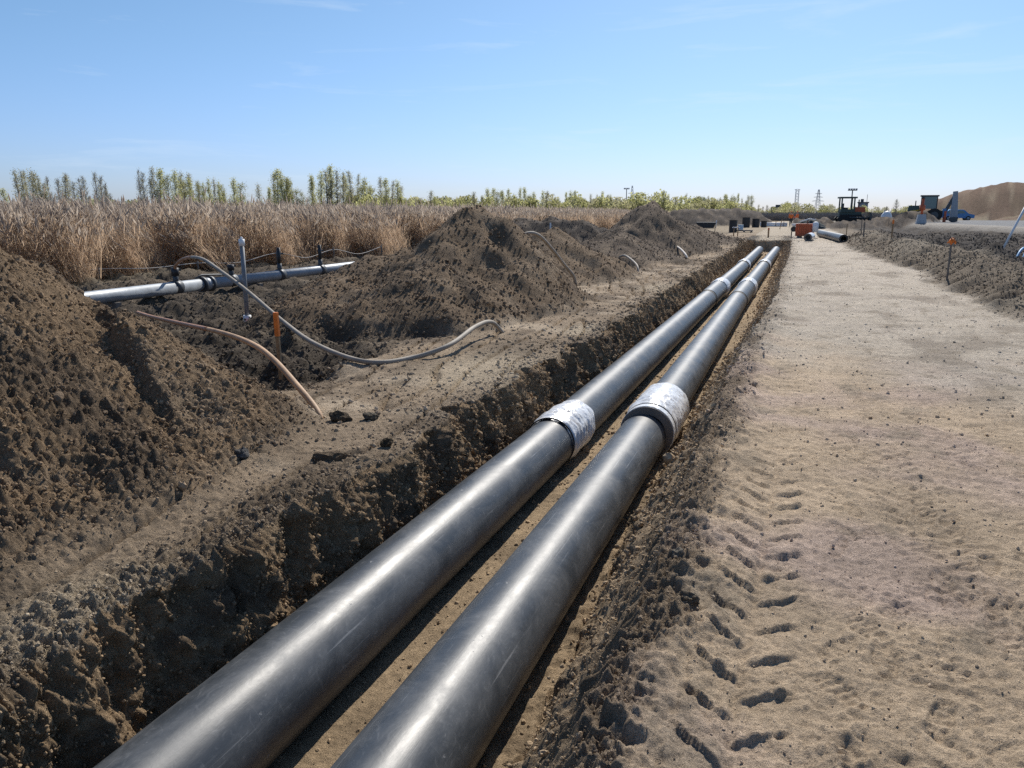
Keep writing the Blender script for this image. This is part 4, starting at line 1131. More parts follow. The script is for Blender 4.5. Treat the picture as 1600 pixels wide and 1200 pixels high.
# ================================================================ DEWATERING HEADER, VALVES, RISER, HOSES
HX = -11.68
gz = lambda x, y: height(x, y)
HZ = .16
hd = thing('header_pipe', 'long grey dewatering header pipe lying on dark earth before the reeds', 'pipe', (HX, 14.0, HZ))
wb = WB(); wb.tube([(HX, 7.2, HZ), (HX, 13.1, HZ)], .125, 24); wb.build('pipe_section', M['steel'], hd)
wb = WB(); wb.tube([(HX, 13.45, HZ), (HX, 23.5, HZ + .02)], .118, 24); wb.build('pipe_section', M['steel'], hd)
for y in (13.12, 13.36):
    wb = WB(); wb.tube([(HX, y, HZ), (HX, y + .07, HZ)], .165, 24); fl = wb.build('coupling', M['dark_steel'], hd)
wb = WB(); wb.tube([(HX, 13.15, HZ), (HX, 13.45, HZ)], .135, 24); wb.build('coupling_sleeve', M['steel'], hd)
wb = WB(); wb.tube([(HX - .02, 13.0, HZ + .14), (HX - .02, 13.2, HZ + .20), (HX, 13.7, HZ + .17), (HX, 14.0, HZ + .14)], .018, 8); wb.build('clamp_lever', M['dark_steel'], hd)
for y, hgt in ((12.43, .16), (14.1, .12), (15.85, .42), (17.6, .42)):
    wb = WB(); wb.tube([(HX, y, HZ + .05), (HX, y, HZ + .18 + .1)], .055, 12); wb.tube([(HX, y - .09, HZ + .01), (HX, y + .09, HZ + .01)], .135, 20)
    st = wb.build('valve_stub', M['dark_steel'], hd)
    wb = WB(); wb.tube([(HX, y, HZ + .24), (HX, y, HZ + .24 + hgt)], .045 if hgt > .3 else .075, 10)
    wb.box((HX, y + .06, HZ + .26 + hgt * .6), (.05, .16, .04)); wb.world = True
    for i, q in enumerate(wb.v): pass
    wb.build('valve_body', M['black'], hd)
for y in (10.8, 12.0, 14.9, 16.8, 18.9):
    if y in (10.8, 14.9, 18.9):
        z0 = min(gz(HX, y), HZ - .13) - .05
        wb = WB(); wb.box((HX, y, (z0 + HZ - .12) / 2), (.34, .12, max(.05, HZ - .12 - z0))); wb.build('support_block', M['grey_wood'], hd)

rx, ry_ = -8.2, 10.2
rz_ = gz(rx, ry_)
rs = thing('riser_pipe', 'upright grey well riser tube with a pale cap before the reeds', 'riser pipe', (rx, ry_, rz_))
wb = WB(); wb.tube([(rx, ry_, rz_ - .1), (rx, ry_, 1.16)], .035, 16); wb.build('tube', M['riser'], rs)
wb = WB(); wb.tube([(rx, ry_, 1.13), (rx, ry_, 1.24)], .046, 16); wb.tube([(rx, ry_ - .02, 1.235), (rx + .01, ry_, 1.27)], .02, 8); wb.build('cap', M['white'], rs)
wb = WB(); wb.tube([(rx, ry_, rz_ - .02), (rx, ry_, rz_ + .10)], .062, 14); wb.build('foot_collar', M['white'], rs)
o = thing('red_plug', 'small red plastic plug on the soil beside the riser tube foot', 'plug', (rx + .12, ry_ - .15, gz(rx + .12, ry_ - .15)))
wb = WB(); q = o.location; wb.tube([q + Vector((0, 0, -.01)), q + Vector((0, 0, .05))], .05, 12); wb.build('plug_body', M['red'], o)
wb = WB(); wb.tube([q + Vector((0, 0, .05)), q + Vector((0, 0, .085))], [.03, .02], 12); wb.build('plug_knob', M['red'], o)

def spline(pts, n=14):
    pts = [Vector(p) for p in pts]; out = []
    P_ = [2 * pts[0] - pts[1]] + pts + [2 * pts[-1] - pts[-2]]
    for i in range(1, len(P_) - 2):
        for k in range(n):
            t = k / n; a0, b0, c0_, d0 = P_[i - 1], P_[i], P_[i + 1], P_[i + 2]
            out.append(.5 * ((2 * b0) + (c0_ - a0) * t + (2 * a0 - 5 * b0 + 4 * c0_ - d0) * t * t + (3 * b0 - a0 - 3 * c0_ + d0) * t ** 3))
    return out + [pts[-1]]

def hose(label, pts, r, m, m2=None, split=0):
    sp_ = spline(pts)
    root = thing('hose', label, 'hose', pts[-1], 0, 'dewatering hoses')
    if split:
        wb = WB(); wb.tube(sp_[:split + 1], r * 1.05, 12); wb.build('hose_end', m2, root)
    wb = WB(); wb.tube(sp_[split:], r, 12); wb.build('hose_body', m, root)
    return root
hose('long grey hose looping from the header pipe over the stake to the sand', [(HX, 12.43, .45), (-11.55, 12.33, .62), (-10.85, 11.85, .80), (-9.84, 11.13, .85), (-8.91, 10.5, .70), (-7.8, 9.77, .46), (-6.6, 8.95, .17), (-5.5, 8.1, .04 + max(0, gz(-5.5, 8.1))),
      (-4.41, 7.45, gz(-4.41, 7.45) + .03), (-4.02, 7.85, gz(-4.02, 7.85) + .04), (-3.72, 8.2, .12), (-3.76, 9.1, .21), (-3.77, 9.7, .19), (-3.71, 10.02, gz(-3.71, 10.02) - .02)], .029, M['hose_grey'], M['hose_red'], 34)
hose('tan hose arching down onto the sand bench in front of the dark pit', [(-10.2, 9.93, .02), (-8.95, 8.95, .13), (-7.6, 8.08, .21), (-5.93, 6.9, .345), (-4.98, 6.23, .375), (-4.46, 5.87, .315), (-3.92, 5.46, .19), (-3.6, 5.25, .06), (-3.51, 5.19, gz(-3.51, 5.19) - .03)], .027, M['hose_tan'], M['hose_red'], 38)
hose('pale tan hose arching over the gap right of the tallest heap', [(-5.4, 15.0, .95), (-5.2, 15.3, 1.21), (-5.0, 15.6, 1.19), (-4.88, 16.25, .86), (-4.77, 16.8, .51), (-4.64, 17.1, .25), (-4.60, 17.2, min(.2, gz(-4.60, 17.2) - .03))], .036, M['hose_grey'])
hose('short pale hose arch near the far end of the trench', [(-5.0, 33.3, .35), (-4.6, 32.6, .36), (-4.1, 31.0, .27), (-3.75, 29.9, .12), (-3.62, 29.6, gz(-3.62, 29.6) - .02)], .038, M['rope'])
hose('thin brownish hose arch on the low dark heap', [(-5.1, 24.4, .28), (-4.85, 24.0, .34), (-4.4, 22.7, .30), (-4.05, 21.8, .18), (-3.95, 21.5, gz(-3.95, 21.5) - .02)], .030, M['hose_grey'])

# guide line on pegs along the reeds
gl_ = thing('guide_rope', 'pale rope strung on short pegs along the foot of the reeds', 'rope', (-16.4, 20, 0))
pts = []
pegs = [(-17.6, 12.0), (-17.3, 15.7), (-16.6, 18.6), (-16.0, 21.6), (-15.6, 24.4), (-15.2, 27.2)]
for i, (x, y) in enumerate(pegs):
    z0 = max(gz(x, y), 0)
    wb = WB(); wb.tube([(x, y, z0 - .1), (x, y, z0 + (.42 if i > 2 else .24))], .022, 7); wb.build('peg', M['grey_wood'], gl_)
    pts.append((x, y, z0 + (.34 if i > 2 else .18)))
    if i < len(pegs) - 1:
        x2, y2 = pegs[i + 1]; pts.append(((x + x2) / 2, (y + y2) / 2, max(gz((x + x2) / 2, (y + y2) / 2) + .05, .12)))
wb = WB(); wb.tube(spline(pts, 6), .011, 6); wb.build('rope', M['rope'], gl_)

# ================================================================ STAKES, POLES, CLODS
def stake(label, x, y, h, w=.035, top=None, tm='orange', m='wood', tilt=(0, 0), ribbon=False, name='survey_stake'):
    z = gz(x, y)
    root = thing(name, label, 'stake', (x, y, z), 0, 'survey stakes and posts')
    def P(t): return Vector((x + tilt[0] * t, y + tilt[1] * t, z + t))
    wb = WB()
    a0, b0 = P(-.12), P(h)
    for s in (1,):
        d = w / 2
        v = [a0 + Vector(q) * d for q in ((-1, -.6, 0), (1, -.6, 0), (1, .6, 0), (-1, .6, 0))] + [b0 + Vector(q) * d for q in ((-1, -.6, 0), (1, -.6, 0), (1, .6, 0), (-1, .6, 0))]
        wb.add(v, [(3, 2, 1, 0), (4, 5, 6, 7), (0, 1, 5, 4), (1, 2, 6, 5), (2, 3, 7, 6), (3, 0, 4, 7)])
    wb.build('stake_shaft', M[m], root)
    if top:
        wb = WB(); d = w / 2 + .004
        a0, b0 = P(h - top), P(h + .004)
        v = [a0 + Vector(q) * d for q in ((-1, -.65, 0), (1, -.65, 0), (1, .65, 0), (-1, .65, 0))] + [b0 + Vector(q) * d for q in ((-1, -.65, 0), (1, -.65, 0), (1, .65, 0), (-1, .65, 0))]
        wb.add(v, [(3, 2, 1, 0), (4, 5, 6, 7), (0, 1, 5, 4), (1, 2, 6, 5), (2, 3, 7, 6), (3, 0, 4, 7)])
        wb.build('painted_top', M[tm], root)
    if ribbon:
        t = P(h - .06)
        wb = WB(); rg = random.Random(4)
        for k in range(9):
            q = t + Vector((rg.gauss(0, .045), rg.gauss(0, .03), rg.gauss(0, .04)))
            wb.tube([t, (t + q) / 2 + Vector((0, 0, .03)), q, q + Vector((rg.gauss(0, .03), 0, -.05))], [.02, .028, .025, .012], 5)
        wb.build('ribbon_knot', M['orange'], root)
    return root
stake('orange-topped wooden stake standing in dark earth behind the tan hose', -5.48, 7.33, .76, .045, .27, tilt=(-.02, 0))
stake('wooden stake with an orange ribbon knot on the right earth bank', 3.52, 20.6, .98, .04, ribbon=True, m='grey_wood')
stake('faded orange stake on the bank beyond the ribboned one', 4.25, 39.0, .92, .07, .18)
stake('short dark post on the bank behind the lying pipe end', 3.6, 45.6, .75, .07, m='grey_wood')
stake('thin pale stake on the track edge beside the lying pipe', 3.2, 53.0, .95, .05)
stake('thin bent stick on the bank above the far stakes', 4.4, 58.0, .9, .05, m='grey_wood')
stake('small white and orange stake on the rubbly berm before the reeds', -12.2, 40.2, .75, .07, .4, 'white', 'orange')
stake('short red-brown marker post standing on the track beyond the trench end', -1.5, 55.7, .62, .11, .12, 'rust_orange')
stake('thin stake left of the trestle on the far sand', -5.6, 62.0, .8, .05)
stake('thin stake leaning on the far track left of the workers', -1.2, 84.0, 1.0, .07, tilt=(.15, 0))

# leaning measuring pole and blue strap at the right edge
pz = gz(6.08, 27.8)
o = thing('measuring_pole', 'long pale pole leaning out of the dark field at the right edge', 'pole', (6.08, 27.8, pz))
wb = WB(); p0 = Vector((6.05, 27.8, pz - .2)); p1 = Vector((7.02, 27.8, pz + 2.6)); wb.tube([p0, p0.lerp(p1, .6)], .034, 12); wb.build('pole_shaft', M['white'], o)
wb = WB(); wb.tube([p0.lerp(p1, .6), p1], .027, 12); wb.build('pole_extension', M['grey'], o)
wb = WB(); wb.tube([p0.lerp(p1, .585), p0.lerp(p1, .615)], .045, 12); wb.build('pole_clamp', M['black'], o)
bz = gz(6.9, 29)
o = thing('blue_strap', 'crumpled blue plastic strap lying on the dark field right of the pale pole', 'strap', (6.9, 29, bz))
for dx in (0, .17):
    wb = WB(); sp_ = spline([(6.62 + dx, 28.6, gz(6.62 + dx, 28.6) + .03), (6.80 + dx, 28.9, gz(6.8 + dx, 28.9) + .14), (7.0 + dx, 29.3, gz(7.0 + dx, 29.3) + .30), (7.25 + dx, 29.8, gz(7.25 + dx, 29.8) + .38), (7.5 + dx, 30.2, gz(7.5 + dx, 30.2) + .25)], 5)
    wb.tube(sp_, .035, 5); wb.build('strap_strip', M['blue_tape'], o)

# clods big enough to point at
def big_clod(label, x, y, r, seed, col, block=False, name='earth_clod'):
    me = clod_mesh(seed, 2).copy(); me.name = name
    me.materials.clear(); me.materials.append(mat('clod_soil', col, .95, bump=(9, .05), vary=.3, vscale=4, spec=.1))
    if block:
        co = np.empty(len(me.vertices) * 3, np.float32); me.vertices.foreach_get('co', co); co = co.reshape(-1, 3)
        co = np.sign(co) * np.abs(co) ** .55 * [1.0, .75, .8]
        me.vertices.foreach_set('co', co.astype(np.float32).ravel()); me.update()
    o = bpy.data.objects.new(name, me); COL.objects.link(o)
    o.location = (x, y, gz(x, y) + r * .35); o.scale = (r, r, r); o.rotation_euler = (.1, .2, seed)
    return tag(o, label, 'clod', 'large clods and stones')
big_clod('squarish block of brown earth at the toe of the foreground heap', -2.86, 4.30, .115, 3, (.15, .112, .075), True)
big_clod('small round clod right of the squarish earth block', -2.62, 4.66, .05, 4, (.12, .09, .06))
big_clod('grey stone on the lower flank of the foreground heap', -3.30, 3.95, .055, 7, (.16, .155, .15), name='grey_stone')
big_clod('rounded stone in the crumbs beside the tractor tyre print', -.30, 3.05, .042, 9, (.27, .22, .16), name='round_stone')
big_clod('pale stone on the spilt ridge above the tyre print', -.40, 3.45, .036, 11, (.33, .29, .23), name='pale_stone')
big_clod('dark clod where the tan hose meets the sand', -3.32, 5.16, .075, 13, (.13, .10, .07))
big_clod('low grey clod just right of the hose foot', -3.12, 5.3, .06, 14, (.17, .145, .11))

# ================================================================ FAR END OF THE TRACK
# loose pipe lengths
def loose_pipe(label, p0, p1, r, m, face_m):
    root = thing('pipe_length', label, 'pipe', p0, 0)
    cyl('pipe_shell', p0, p1, r, M[m], root, 48, 6)
    cyl('carrier_pipe', (np.array(p0) * .92 + np.array(p1) * .08), p1, r * .62, M['dark_steel'], root, 36, 3)
    d = np.array(p1) - np.array(p0)
    ring('end_face', p0, d, r * .62, r, M[face_m], root)
    p = np.array(p0) + d * .08
    ring('bore_dark', p, d, .001, r * .62, M['black'], root)  # black disc paints the shade inside the open, hollow bore
    return root
zz = gz(2.6, 47.2)
loose_pipe('dark pipe length lying across the far track with its open end to the right', (2.72, 47.0, zz + .24), (1.85, 59.0, gz(1.85, 59) + .24), .235, 'pipe', 'black')
zz = gz(.92, 49.5)
loose_pipe('short pale pipe stub on the sand in front of the orange generator', (.90, 49.2, zz + .24), (1.12, 51.4, zz + .24), .235, 'wrap', 'pipe_end')

# orange ribbed generator with white tank
gx, gy = .78, 55.5; g0 = gz(gx, gy)
gen = thing('generator', 'orange ribbed generator box with a white tank on the far track', 'generator', (gx, gy, g0), R(-14))
b = MB(); b.box((0, 0, .52), (1.0, .8, .80)); b.build('housing', M['rust_orange'], gen)
for i in range(7):
    b = MB(); b.box((-.42 + .14 * i, -.415, .52), (.04, .03, .74)); b.build('rib', M['rust_orange'], gen)
b = MB(); b.box((0, -.42, .70), (.98, .025, .04)); b.build('cross_bar', M['rust_orange'], gen)
b = MB(); b.tube([(.72, -.25, .38), (.72, -.25, .95), (.72, -.25, 1.05)], [.19, .19, .08], 14); b.build('tank', M['white'], gen)
b = MB(); b.tube([(-.72, -.1, .55), (-.72, .35, .55)], .17, 12); b.build('air_drum', M['black'], gen)
b = MB(); b.box((-.62, .0, .86), (.35, .5, .12)); b.build('canopy_lid', M['white'], gen)
for sx in (-.8, .45):
    b = MB(); b.box((sx, -.15, .2), (.06, .06, .42)); b.build('stand_leg', M['grey_wood'], gen)
for sx in (-.3, .3):
    b = MB(); b.box((sx, 0, .06), (.12, .9, .14)); b.build('skid', M['dark_steel'], gen)
b = MB(); b.tube([(.1, .2, .92), (.1, .2, 1.12), (.18, .2, 1.2)], .035, 8); b.build('exhaust', M['dark_steel'], gen)

# black drum, dark boxes, tub, trestle
def drum(label, x, y, r, h):
    z = gz(x, y); t = thing('pipe_casing', label, 'casing', (x, y, z))
    b = MB(); b.tube([(0, 0, -.03), (0, 0, h)], r, 24, cap=False); b.tube([(0, 0, h), (0, 0, .0)], r * .93, 24, cap=False); b.build('casing_wall', M['black'], t)
    b = MB(); b.tube([(0, 0, h - .04), (0, 0, h + .01)], r * 1.02, 24, cap=False); b.build('casing_rim', M['seam'], t)
    return t
drum('black upright pipe casing standing left of the trestle on the far sand', -4.75, 69.0, .33, 1.0)
drum('dark casing in the back row, left of its pair', -4.95, 92.0, .42, 1.1)
drum('dark casing in the back row, nearer the workers', -3.95, 93.0, .40, .95)
drum('small dark casing right of the back row pair', -3.1, 94.0, .32, .7)
t = thing('pallet_box', 'pale box on a low pallet beside the black upright casing', 'box', (-4.15, 69.3, gz(-4.15, 69.3)))
b = MB(); b.box((0, 0, .42), (.42, .5, .42)); b.build('box_body', M['pale_blue'], t)
b = MB(); b.box((.25, 0, .14), (1.5, .7, .10)); b.build('pallet_deck', M['grey_wood'], t)
for sx in (-.4, .3, .9):
    b = MB(); b.box((sx, 0, .04), (.12, .7, .10)); b.build('pallet_block', M['grey_wood'], t)
t = thing('trestle', 'low wooden trestle with pale legs on the sand past the trench end', 'trestle', (-3.75, 57.5, gz(-3.75, 57.5)))
for sx in (-.14, .14):
    b = MB(); b.tube([(sx, -.12, -.05), (sx, -.02, .62)], .035, 6); b.tube([(sx, .12, -.05), (sx, .02, .62)], .035, 6); b.build('leg', M['wood'], t)
b = MB(); b.box((0, 0, .61), (.50, .09, .07)); b.build('top_beam', M['white'], t)
t = thing('dark_tub', 'dark open tub sitting among the mounds left of the casings', 'tub', (-8.5, 84.0, gz(-8.5, 84.0)))
b = MB(); b.prism([(-.75, .05), (.75, .05), (1.0, .62), (-1.0, .62)], -.45, .45); b.build('tub_body', M['black'], t)
b = MB(); b.box((0, 0, .63), (2.08, .98, .05)); b.build('tub_rim', M['dark_steel'], t)
b = MB(); b.tube([(1.0, -.3, .1), (1.05, -.3, .85)], .05, 6); b.build('tub_post', M['white'], t)
t = thing('pale_pipe_bundle', 'pale pipe lengths lying low on the sand left of the workers', 'pipe bundle', (-2.1, 99, gz(-2.1, 99)))
for i, (dy, dz) in enumerate(((0, .13), (.3, .13), (.15, .36))):
    b = MB(); b.tube([(-1.6, dy, dz), (1.5, dy, dz)], .125, 12); b.build('pipe_length', M['white'], t)
for sx in (-1.0, .2, 1.1):
    b = MB(); b.box((sx, -.22, .3), (.07, .06, .66)); b.build('side_post', M['grey_wood'], t)
t = thing('dark_tarpaulin', 'dark tarpaulin heap with pale folds behind the orange generator', 'tarpaulin', (1.6, 86, gz(1.6, 86)))
V = np.array([(i, j) for j in np.linspace(-1, 1, 17) for i in np.linspace(-1, 1, 33)], np.float32)
zc = .95 * (1 - np.abs(V[:, 0]) ** 2.2) * (1 - np.abs(V[:, 1]) ** 2) + .15 * fbm(V[:, 0] * 3, V[:, 1] * 3, 3, 611)
idx = np.arange(17 * 33).reshape(17, 33); Fq = np.stack([idx[:-1, :-1], idx[:-1, 1:], idx[1:, 1:], idx[1:, :-1]], -1).reshape(-1, 4)
me = np_mesh('tarpaulin_sheet', np.stack([V[:, 0] * 1.7, V[:, 1] * .9, np.maximum(zc, -.05)], 1), Fq, M['cloth']); o = bpy.data.objects.new('tarpaulin_sheet', me); COL.objects.link(o); o.parent = t
b = MB(); b.tube([(-.9, -.55, .72), (0, -.45, 1.02), (.6, -.3, .92)], .07, 6); b.build('folded_edge', M['white'], t)

# ---------------------------------------------------------------- workers
def worker(label, x, y, rz, stride, arm):
    z = gz(x, y)
    root = thing('person', label, 'person', (x, y, z), rz, 'workers on the far track')
    sk = {'pel': ((0, 0, .95), .13), 'bel': ((0, .01, 1.10), .13), 'che': ((0, .02, 1.32), .15), 'nek': ((0, .01, 1.50), .065), 'hd0': ((0, 0, 1.58), .085), 'hd1': ((0, .0, 1.70), .088)}
    for s, n in ((-1, 'l'), (1, 'r')):
        sk['hip' + n] = ((s * .10, 0, .90), .095); sk['kne' + n] = ((s * .11, stride * s * .12 - .02, .50), .065); sk['ank' + n] = ((s * .11, stride * s * .18 + .02, .09), .045); sk['toe' + n] = ((s * .12, stride * s * .18 - .13, .04), .04)
        sk['sho' + n] = ((s * .19, .02, 1.42), .075); sk['elb' + n] = ((s * .25, .02 - arm * .08, 1.14), .05); sk['wri' + n] = ((s * .22, -.05 - arm * .22, .94 + arm * .1), .036); sk['han' + n] = ((s * .21, -.09 - arm * .26, .87 + arm * .1), .04)
    ed = [('pel', 'bel'), ('bel', 'che'), ('che', 'nek'), ('nek', 'hd0'), ('hd0', 'hd1')]
    for n in 'lr': ed += [('pel', 'hip' + n), ('hip' + n, 'kne' + n), ('kne' + n, 'ank' + n), ('ank' + n, 'toe' + n), ('che', 'sho' + n), ('sho' + n, 'elb' + n), ('elb' + n, 'wri' + n), ('wri' + n, 'han' + n)]
    ks = list(sk)
    def skin(name, keys, edges, grow, m):
        kk = [k for k in ks if k in keys]
        me = bpy.data.meshes.new(name); me.from_pydata([sk[k][0] for k in kk], [(kk.index(p), kk.index(q)) for p, q in edges], [])
        o = bpy.data.objects.new(name, me); COL.objects.link(o); o.parent = root
        o.modifiers.new('skin', 'SKIN'); o.modifiers.new('sub', 'SUBSURF').levels = 2
        o.modifiers['sub'].render_levels = 2
        for i, k in enumerate(kk):
            q = me.skin_vertices[0].data[i]; q.radius = (sk[k][1] * grow, sk[k][1] * grow); q.use_root = (k in ('pel', 'bel'))
        me.materials.append(m)
        return o
    skin('body', ks, ed, 1.0, M['skin'])
    cl_ = [e for e in ed if e[0] in ('pel', 'hipl', 'hipr', 'knel', 'kner') and e[1] not in ('bel', 'toel', 'toer')]
    skin('trousers', {k for e in cl_ for k in e}, cl_, 1.16, M['cloth'])
    ja = [('pel', 'bel'), ('bel', 'che')] + [(q + n, w + n) for n in 'lr' for q, w in (('sho', 'elb'), ('elb', 'wri'))] + [('che', 'shol'), ('che', 'shor')]
    skin('jacket', {k for e in ja for k in e}, ja, 1.2, M['vest'])
    b = MB(); b.tube([(0, 0, 1.70), (0, 0, 1.76), (0, 0, 1.80), (0, 0, 1.825)], [.112, .105, .075, .02], 14); b.box((0, -.10, 1.705), (.16, .10, .015)); b.build('helmet', M['orange'], root)
    b = MB(); b.box((0, -.088, 1.64), (.02, .03, .035)); b.build('nose', M['skin'], root)
    for s in (-1, 1):
        b = MB(); b.tube([(s * .12, stride * s * .18 + .05, .05), (s * .12, stride * s * .18 - .16, .035)], [.055, .045], 8); b.build('boot', M['black'], root)
    return root
worker('person in an orange jacket and dark trousers on the far track, left of the pair', -.25, 99.0, R(20), .5, .5)
worker('person in orange work clothes bending an arm, right of the pair', .45, 100.0, R(-70), .2, 1.0)

# ---------------------------------------------------------------- machines
def wheel(parent, x, y, r, w):
    z = r
    b = MB(); b.tube([(x, y - w / 2, z), (x, y - w * .38, z), (x, y + w * .38, z), (x, y + w / 2, z)], [r * .9, r, r, r * .9], 24)
    for k in range(16):
        q = k * math.pi / 8; b.box((x + math.cos(q) * r, y, z + math.sin(q) * r), (.07, w * .9, .07), ry=-q)
    wh = b.build('wheel', M['rubber'], parent)
    b = MB(); b.tube([(x, y - w * .53, z), (x, y + w * .53, z)], r * .55, 16); b.build('rim', M['dark_steel'], wh)

def cab(parent, x0, x1, w, z0, z1, fm, gm):
    c = MB()
    for x in (x0, x1):
        for y in (-w / 2, w / 2): c.box((x, y, (z0 + z1) / 2), (.09, .09, z1 - z0))
    f = c.build('cab_frame', M[fm], parent)
    b = MB(); b.box(((x0 + x1) / 2, 0, z1 + .06), (x1 - x0 + .3, w + .25, .14)); b.build('cab_roof', M[fm], parent)
    for y in (-w / 2, w / 2):
        b = MB(); b.box(((x0 + x1) / 2, y, (z0 + z1) / 2 + .1), (x1 - x0 - .1, .02, z1 - z0 - .25)); b.build('window', M[gm], parent)
    for x in (x0, x1):
        b = MB(); b.box((x, 0, (z0 + z1) / 2 + .1), (.02, w - .1, z1 - z0 - .25)); b.build('window', M[gm], parent)

# backhoe loader, nose to the left, digging arm folded up at its right
bx, by = 13.9, 97.5; bz_ = gz(bx, by)
bh = thing('backhoe_loader', 'backhoe loader with teal cab windows and its grey digging arm folded up', 'backhoe loader', (bx, by, bz_), R(-6))
b = MB(); b.box((.1, 0, .95), (3.0, 1.0, .5)); b.build('chassis', M['dozer'], bh)
b = MB(); b.box((-1.35, 0, 1.45), (1.2, .95, .65), taper=.86); b.build('engine_hood', M['dozer'], bh)
b = MB(); b.tube([(-1.2, .3, 1.7), (-1.2, .3, 2.3)], .05, 8); b.build('exhaust', M['black'], bh)
cab(bh, -.65, .85, 1.5, 1.2, 2.75, 'black', 'glass')
for x, r, w in ((-1.4, .5, .35), (.7, .72, .45)):
    for y in (-.85, .85): wheel(bh, x, y, r, w)
b = MB(); b.prism([(-2.75, .15), (-2.1, .15), (-2.05, .9), (-2.25, 1.0), (-2.35, .45), (-2.75, .25)], -1.05, 1.05); b.build('loader_bucket', M['dark_steel'], bh)
for y in (-.6, .6):
    b = MB(); b.tube([(-.7, y, 1.3), (-1.6, y, 1.15), (-2.15, y, .6)], .09, 6); b.build('loader_arm', M['yellow'], bh)
b = MB(); b.box((1.65, 0, 1.0), (.35, 1.7, .9)); b.build('rear_frame', M['blue'], bh)
b = MB(); b.prism([(1.5, 1.0), (1.85, .9), (2.75, 3.1), (2.5, 3.25)], -.18, .18); b.build('boom', M['dark_steel'], bh)
b = MB(); b.prism([(2.3, 3.25), (2.75, 3.3), (3.0, .55), (2.25, .45)], -.28, .28); b.build('dipper_arm', M['grey'], bh)
b = MB(); b.tube([(1.75, .25, 1.4), (2.45, .25, 2.7)], .07, 8); b.build('boom_ram', M['orange'], bh)
b = MB(); b.prism([(2.2, .5), (3.05, .55), (3.0, .05), (2.5, -.05), (2.2, .15)], -.4, .4); b.build('digging_bucket', M['dark_steel'], bh)
for y in (-.9, .9):
    b = MB(); b.box((1.75, y, .55), (.22, .2, 1.25)); b.build('stabiliser_leg', M['rust_orange'], bh)

# dark bulldozer on its mound
dx_, dy_ = 5.6, 91.0; dz_ = gz(dx_, dy_)
dz = thing('bulldozer', 'dark bulldozer with an open see-through cab on an earth mound', 'bulldozer', (dx_, dy_, dz_), R(8))
for y in (-.75, .75):
    b = MB(); b.prism([(-1.1, .0), (1.0, .0), (1.3, .35), (1.0, .72), (-1.0, .72), (-1.35, .35)], y - .25, y + .25); tr = b.build('track', M['rubber'], dz)
    b = MB()
    for k in range(10): b.box((-1.1 + .24 * k, y, .735), (.08, .52, .04))
    b.build('track_pads', M['dark_steel'], tr)
b = MB(); b.box((0, 0, .78), (2.2, 1.0, .5)); b.build('hull', M['dozer'], dz)
b = MB(); b.box((.95, 0, 1.25), (1.0, .9, .55)); b.build('engine_hood', M['rust_orange'], dz)
b = MB(); b.tube([(.9, .2, 1.5), (.9, .2, 2.3)], .06, 8); b.build('exhaust', M['black'], dz)
for x in (-.95, .30):
    for y in (-.62, .62):
        b = MB(); b.box((x, y, 1.72), (.13, .13, 1.5)); b.build('cab_post', M['dozer'], dz)
b = MB(); b.box((-.32, 0, 2.50), (1.7, 1.55, .16)); b.build('cab_roof', M['dozer'], dz)
b = MB(); b.box((-.5, 0, 1.2), (.5, .6, .55)); b.box((-.72, 0, 1.6), (.14, .55, .6)); b.build('seat', M['black'], dz)
b = MB(); b.box((-.32, .0, 1.15), (1.3, 1.3, .3)); b.build('cab_floor', M['dozer'], dz)
b = MB(); b.prism([(1.75, .0), (1.9, .0), (2.0, .5), (1.9, 1.0), (1.75, 1.0), (1.8, .5)], -1.3, 1.3); b.build('blade', M['dark_steel'], dz)
for y in (-1.0, 1.0):
    b = MB(); b.tube([(-.2, y, .45), (1.8, y, .4)], .08, 6); b.build('push_arm', M['dark_steel'], dz)

# blue car, white sack, concrete footing with post
cx, cy = 21.8, 126.0; cz = gz(cx, cy)
car = thing('parked_car', 'blue car parked at the foot of the sand hill', 'car', (cx, cy, cz), R(4))
prof = [(-2.0, .35), (2.0, .35), (2.05, .8), (1.3, .95), (.7, 1.45), (-1.2, 1.5), (-1.85, 1.0), (-2.05, .8)]
b = MB(); b.prism(prof, -.82, .82); b.build('body', M['blue'], car)
b = MB(); b.prism([(-1.1, 1.49), (.65, 1.45), (.6, 1.52), (-1.05, 1.56)], -.7, .7); b.build('roof', M['pale_blue'], car)
for y in (-.83, .83):
    for x0, x1 in ((-1.5, -.35), (-.25, .85)):
        b = MB(); b.prism([(x0, 1.0), (x1, 1.0), (x1 - (.35 if x1 > 0 else 0), 1.38), (x0 + .2, 1.4)], y - .01, y + .01); b.build('window', M['glass'], car)
    b = MB(); b.box((0, y, .95), (.2, .03, .04)); b.build('door_handle', M['black'], car)
for x in (-1.25, 1.25):
    for y in (-.75, .75):
        b = MB(); b.tube([(x, y - .1, .32), (x, y + .1, .32)], .32, 16); wv = b.build('wheel', M['rubber'], car)
        b = MB(); b.tube([(x, y - .11, .32), (x, y + .11, .32)], .18, 12); b.build('rim', M['grey'], wv)
for y in (-.6, .6):
    b = MB(); b.box((2.03, y, .72), (.06, .3, .14)); b.build('headlight', M['white'], car)
sx_, sy_ = 10.2, 101.0; sz_ = gz(sx_, sy_)
t = thing('white_sack', 'slumped white bulk sack standing at the near end of the raised road', 'sack', (sx_, sy_, sz_))
b = MB(); b.tube([(0, 0, -.05), (0, 0, .25), (.05, 0, .7), (.12, 0, 1.0), (.2, 0, 1.2)], [.55, .62, .58, .4, .12], 14); b.build('sack_body', M['white'], t)
for s in (-1, 1):
    b = MB(); b.tube([(s * .3, 0, .9), (s * .35 + .1, 0, 1.25), (s * .1 + .15, 0, 1.15)], .03, 6); b.build('lifting_loop', M['pale_blue'], t)
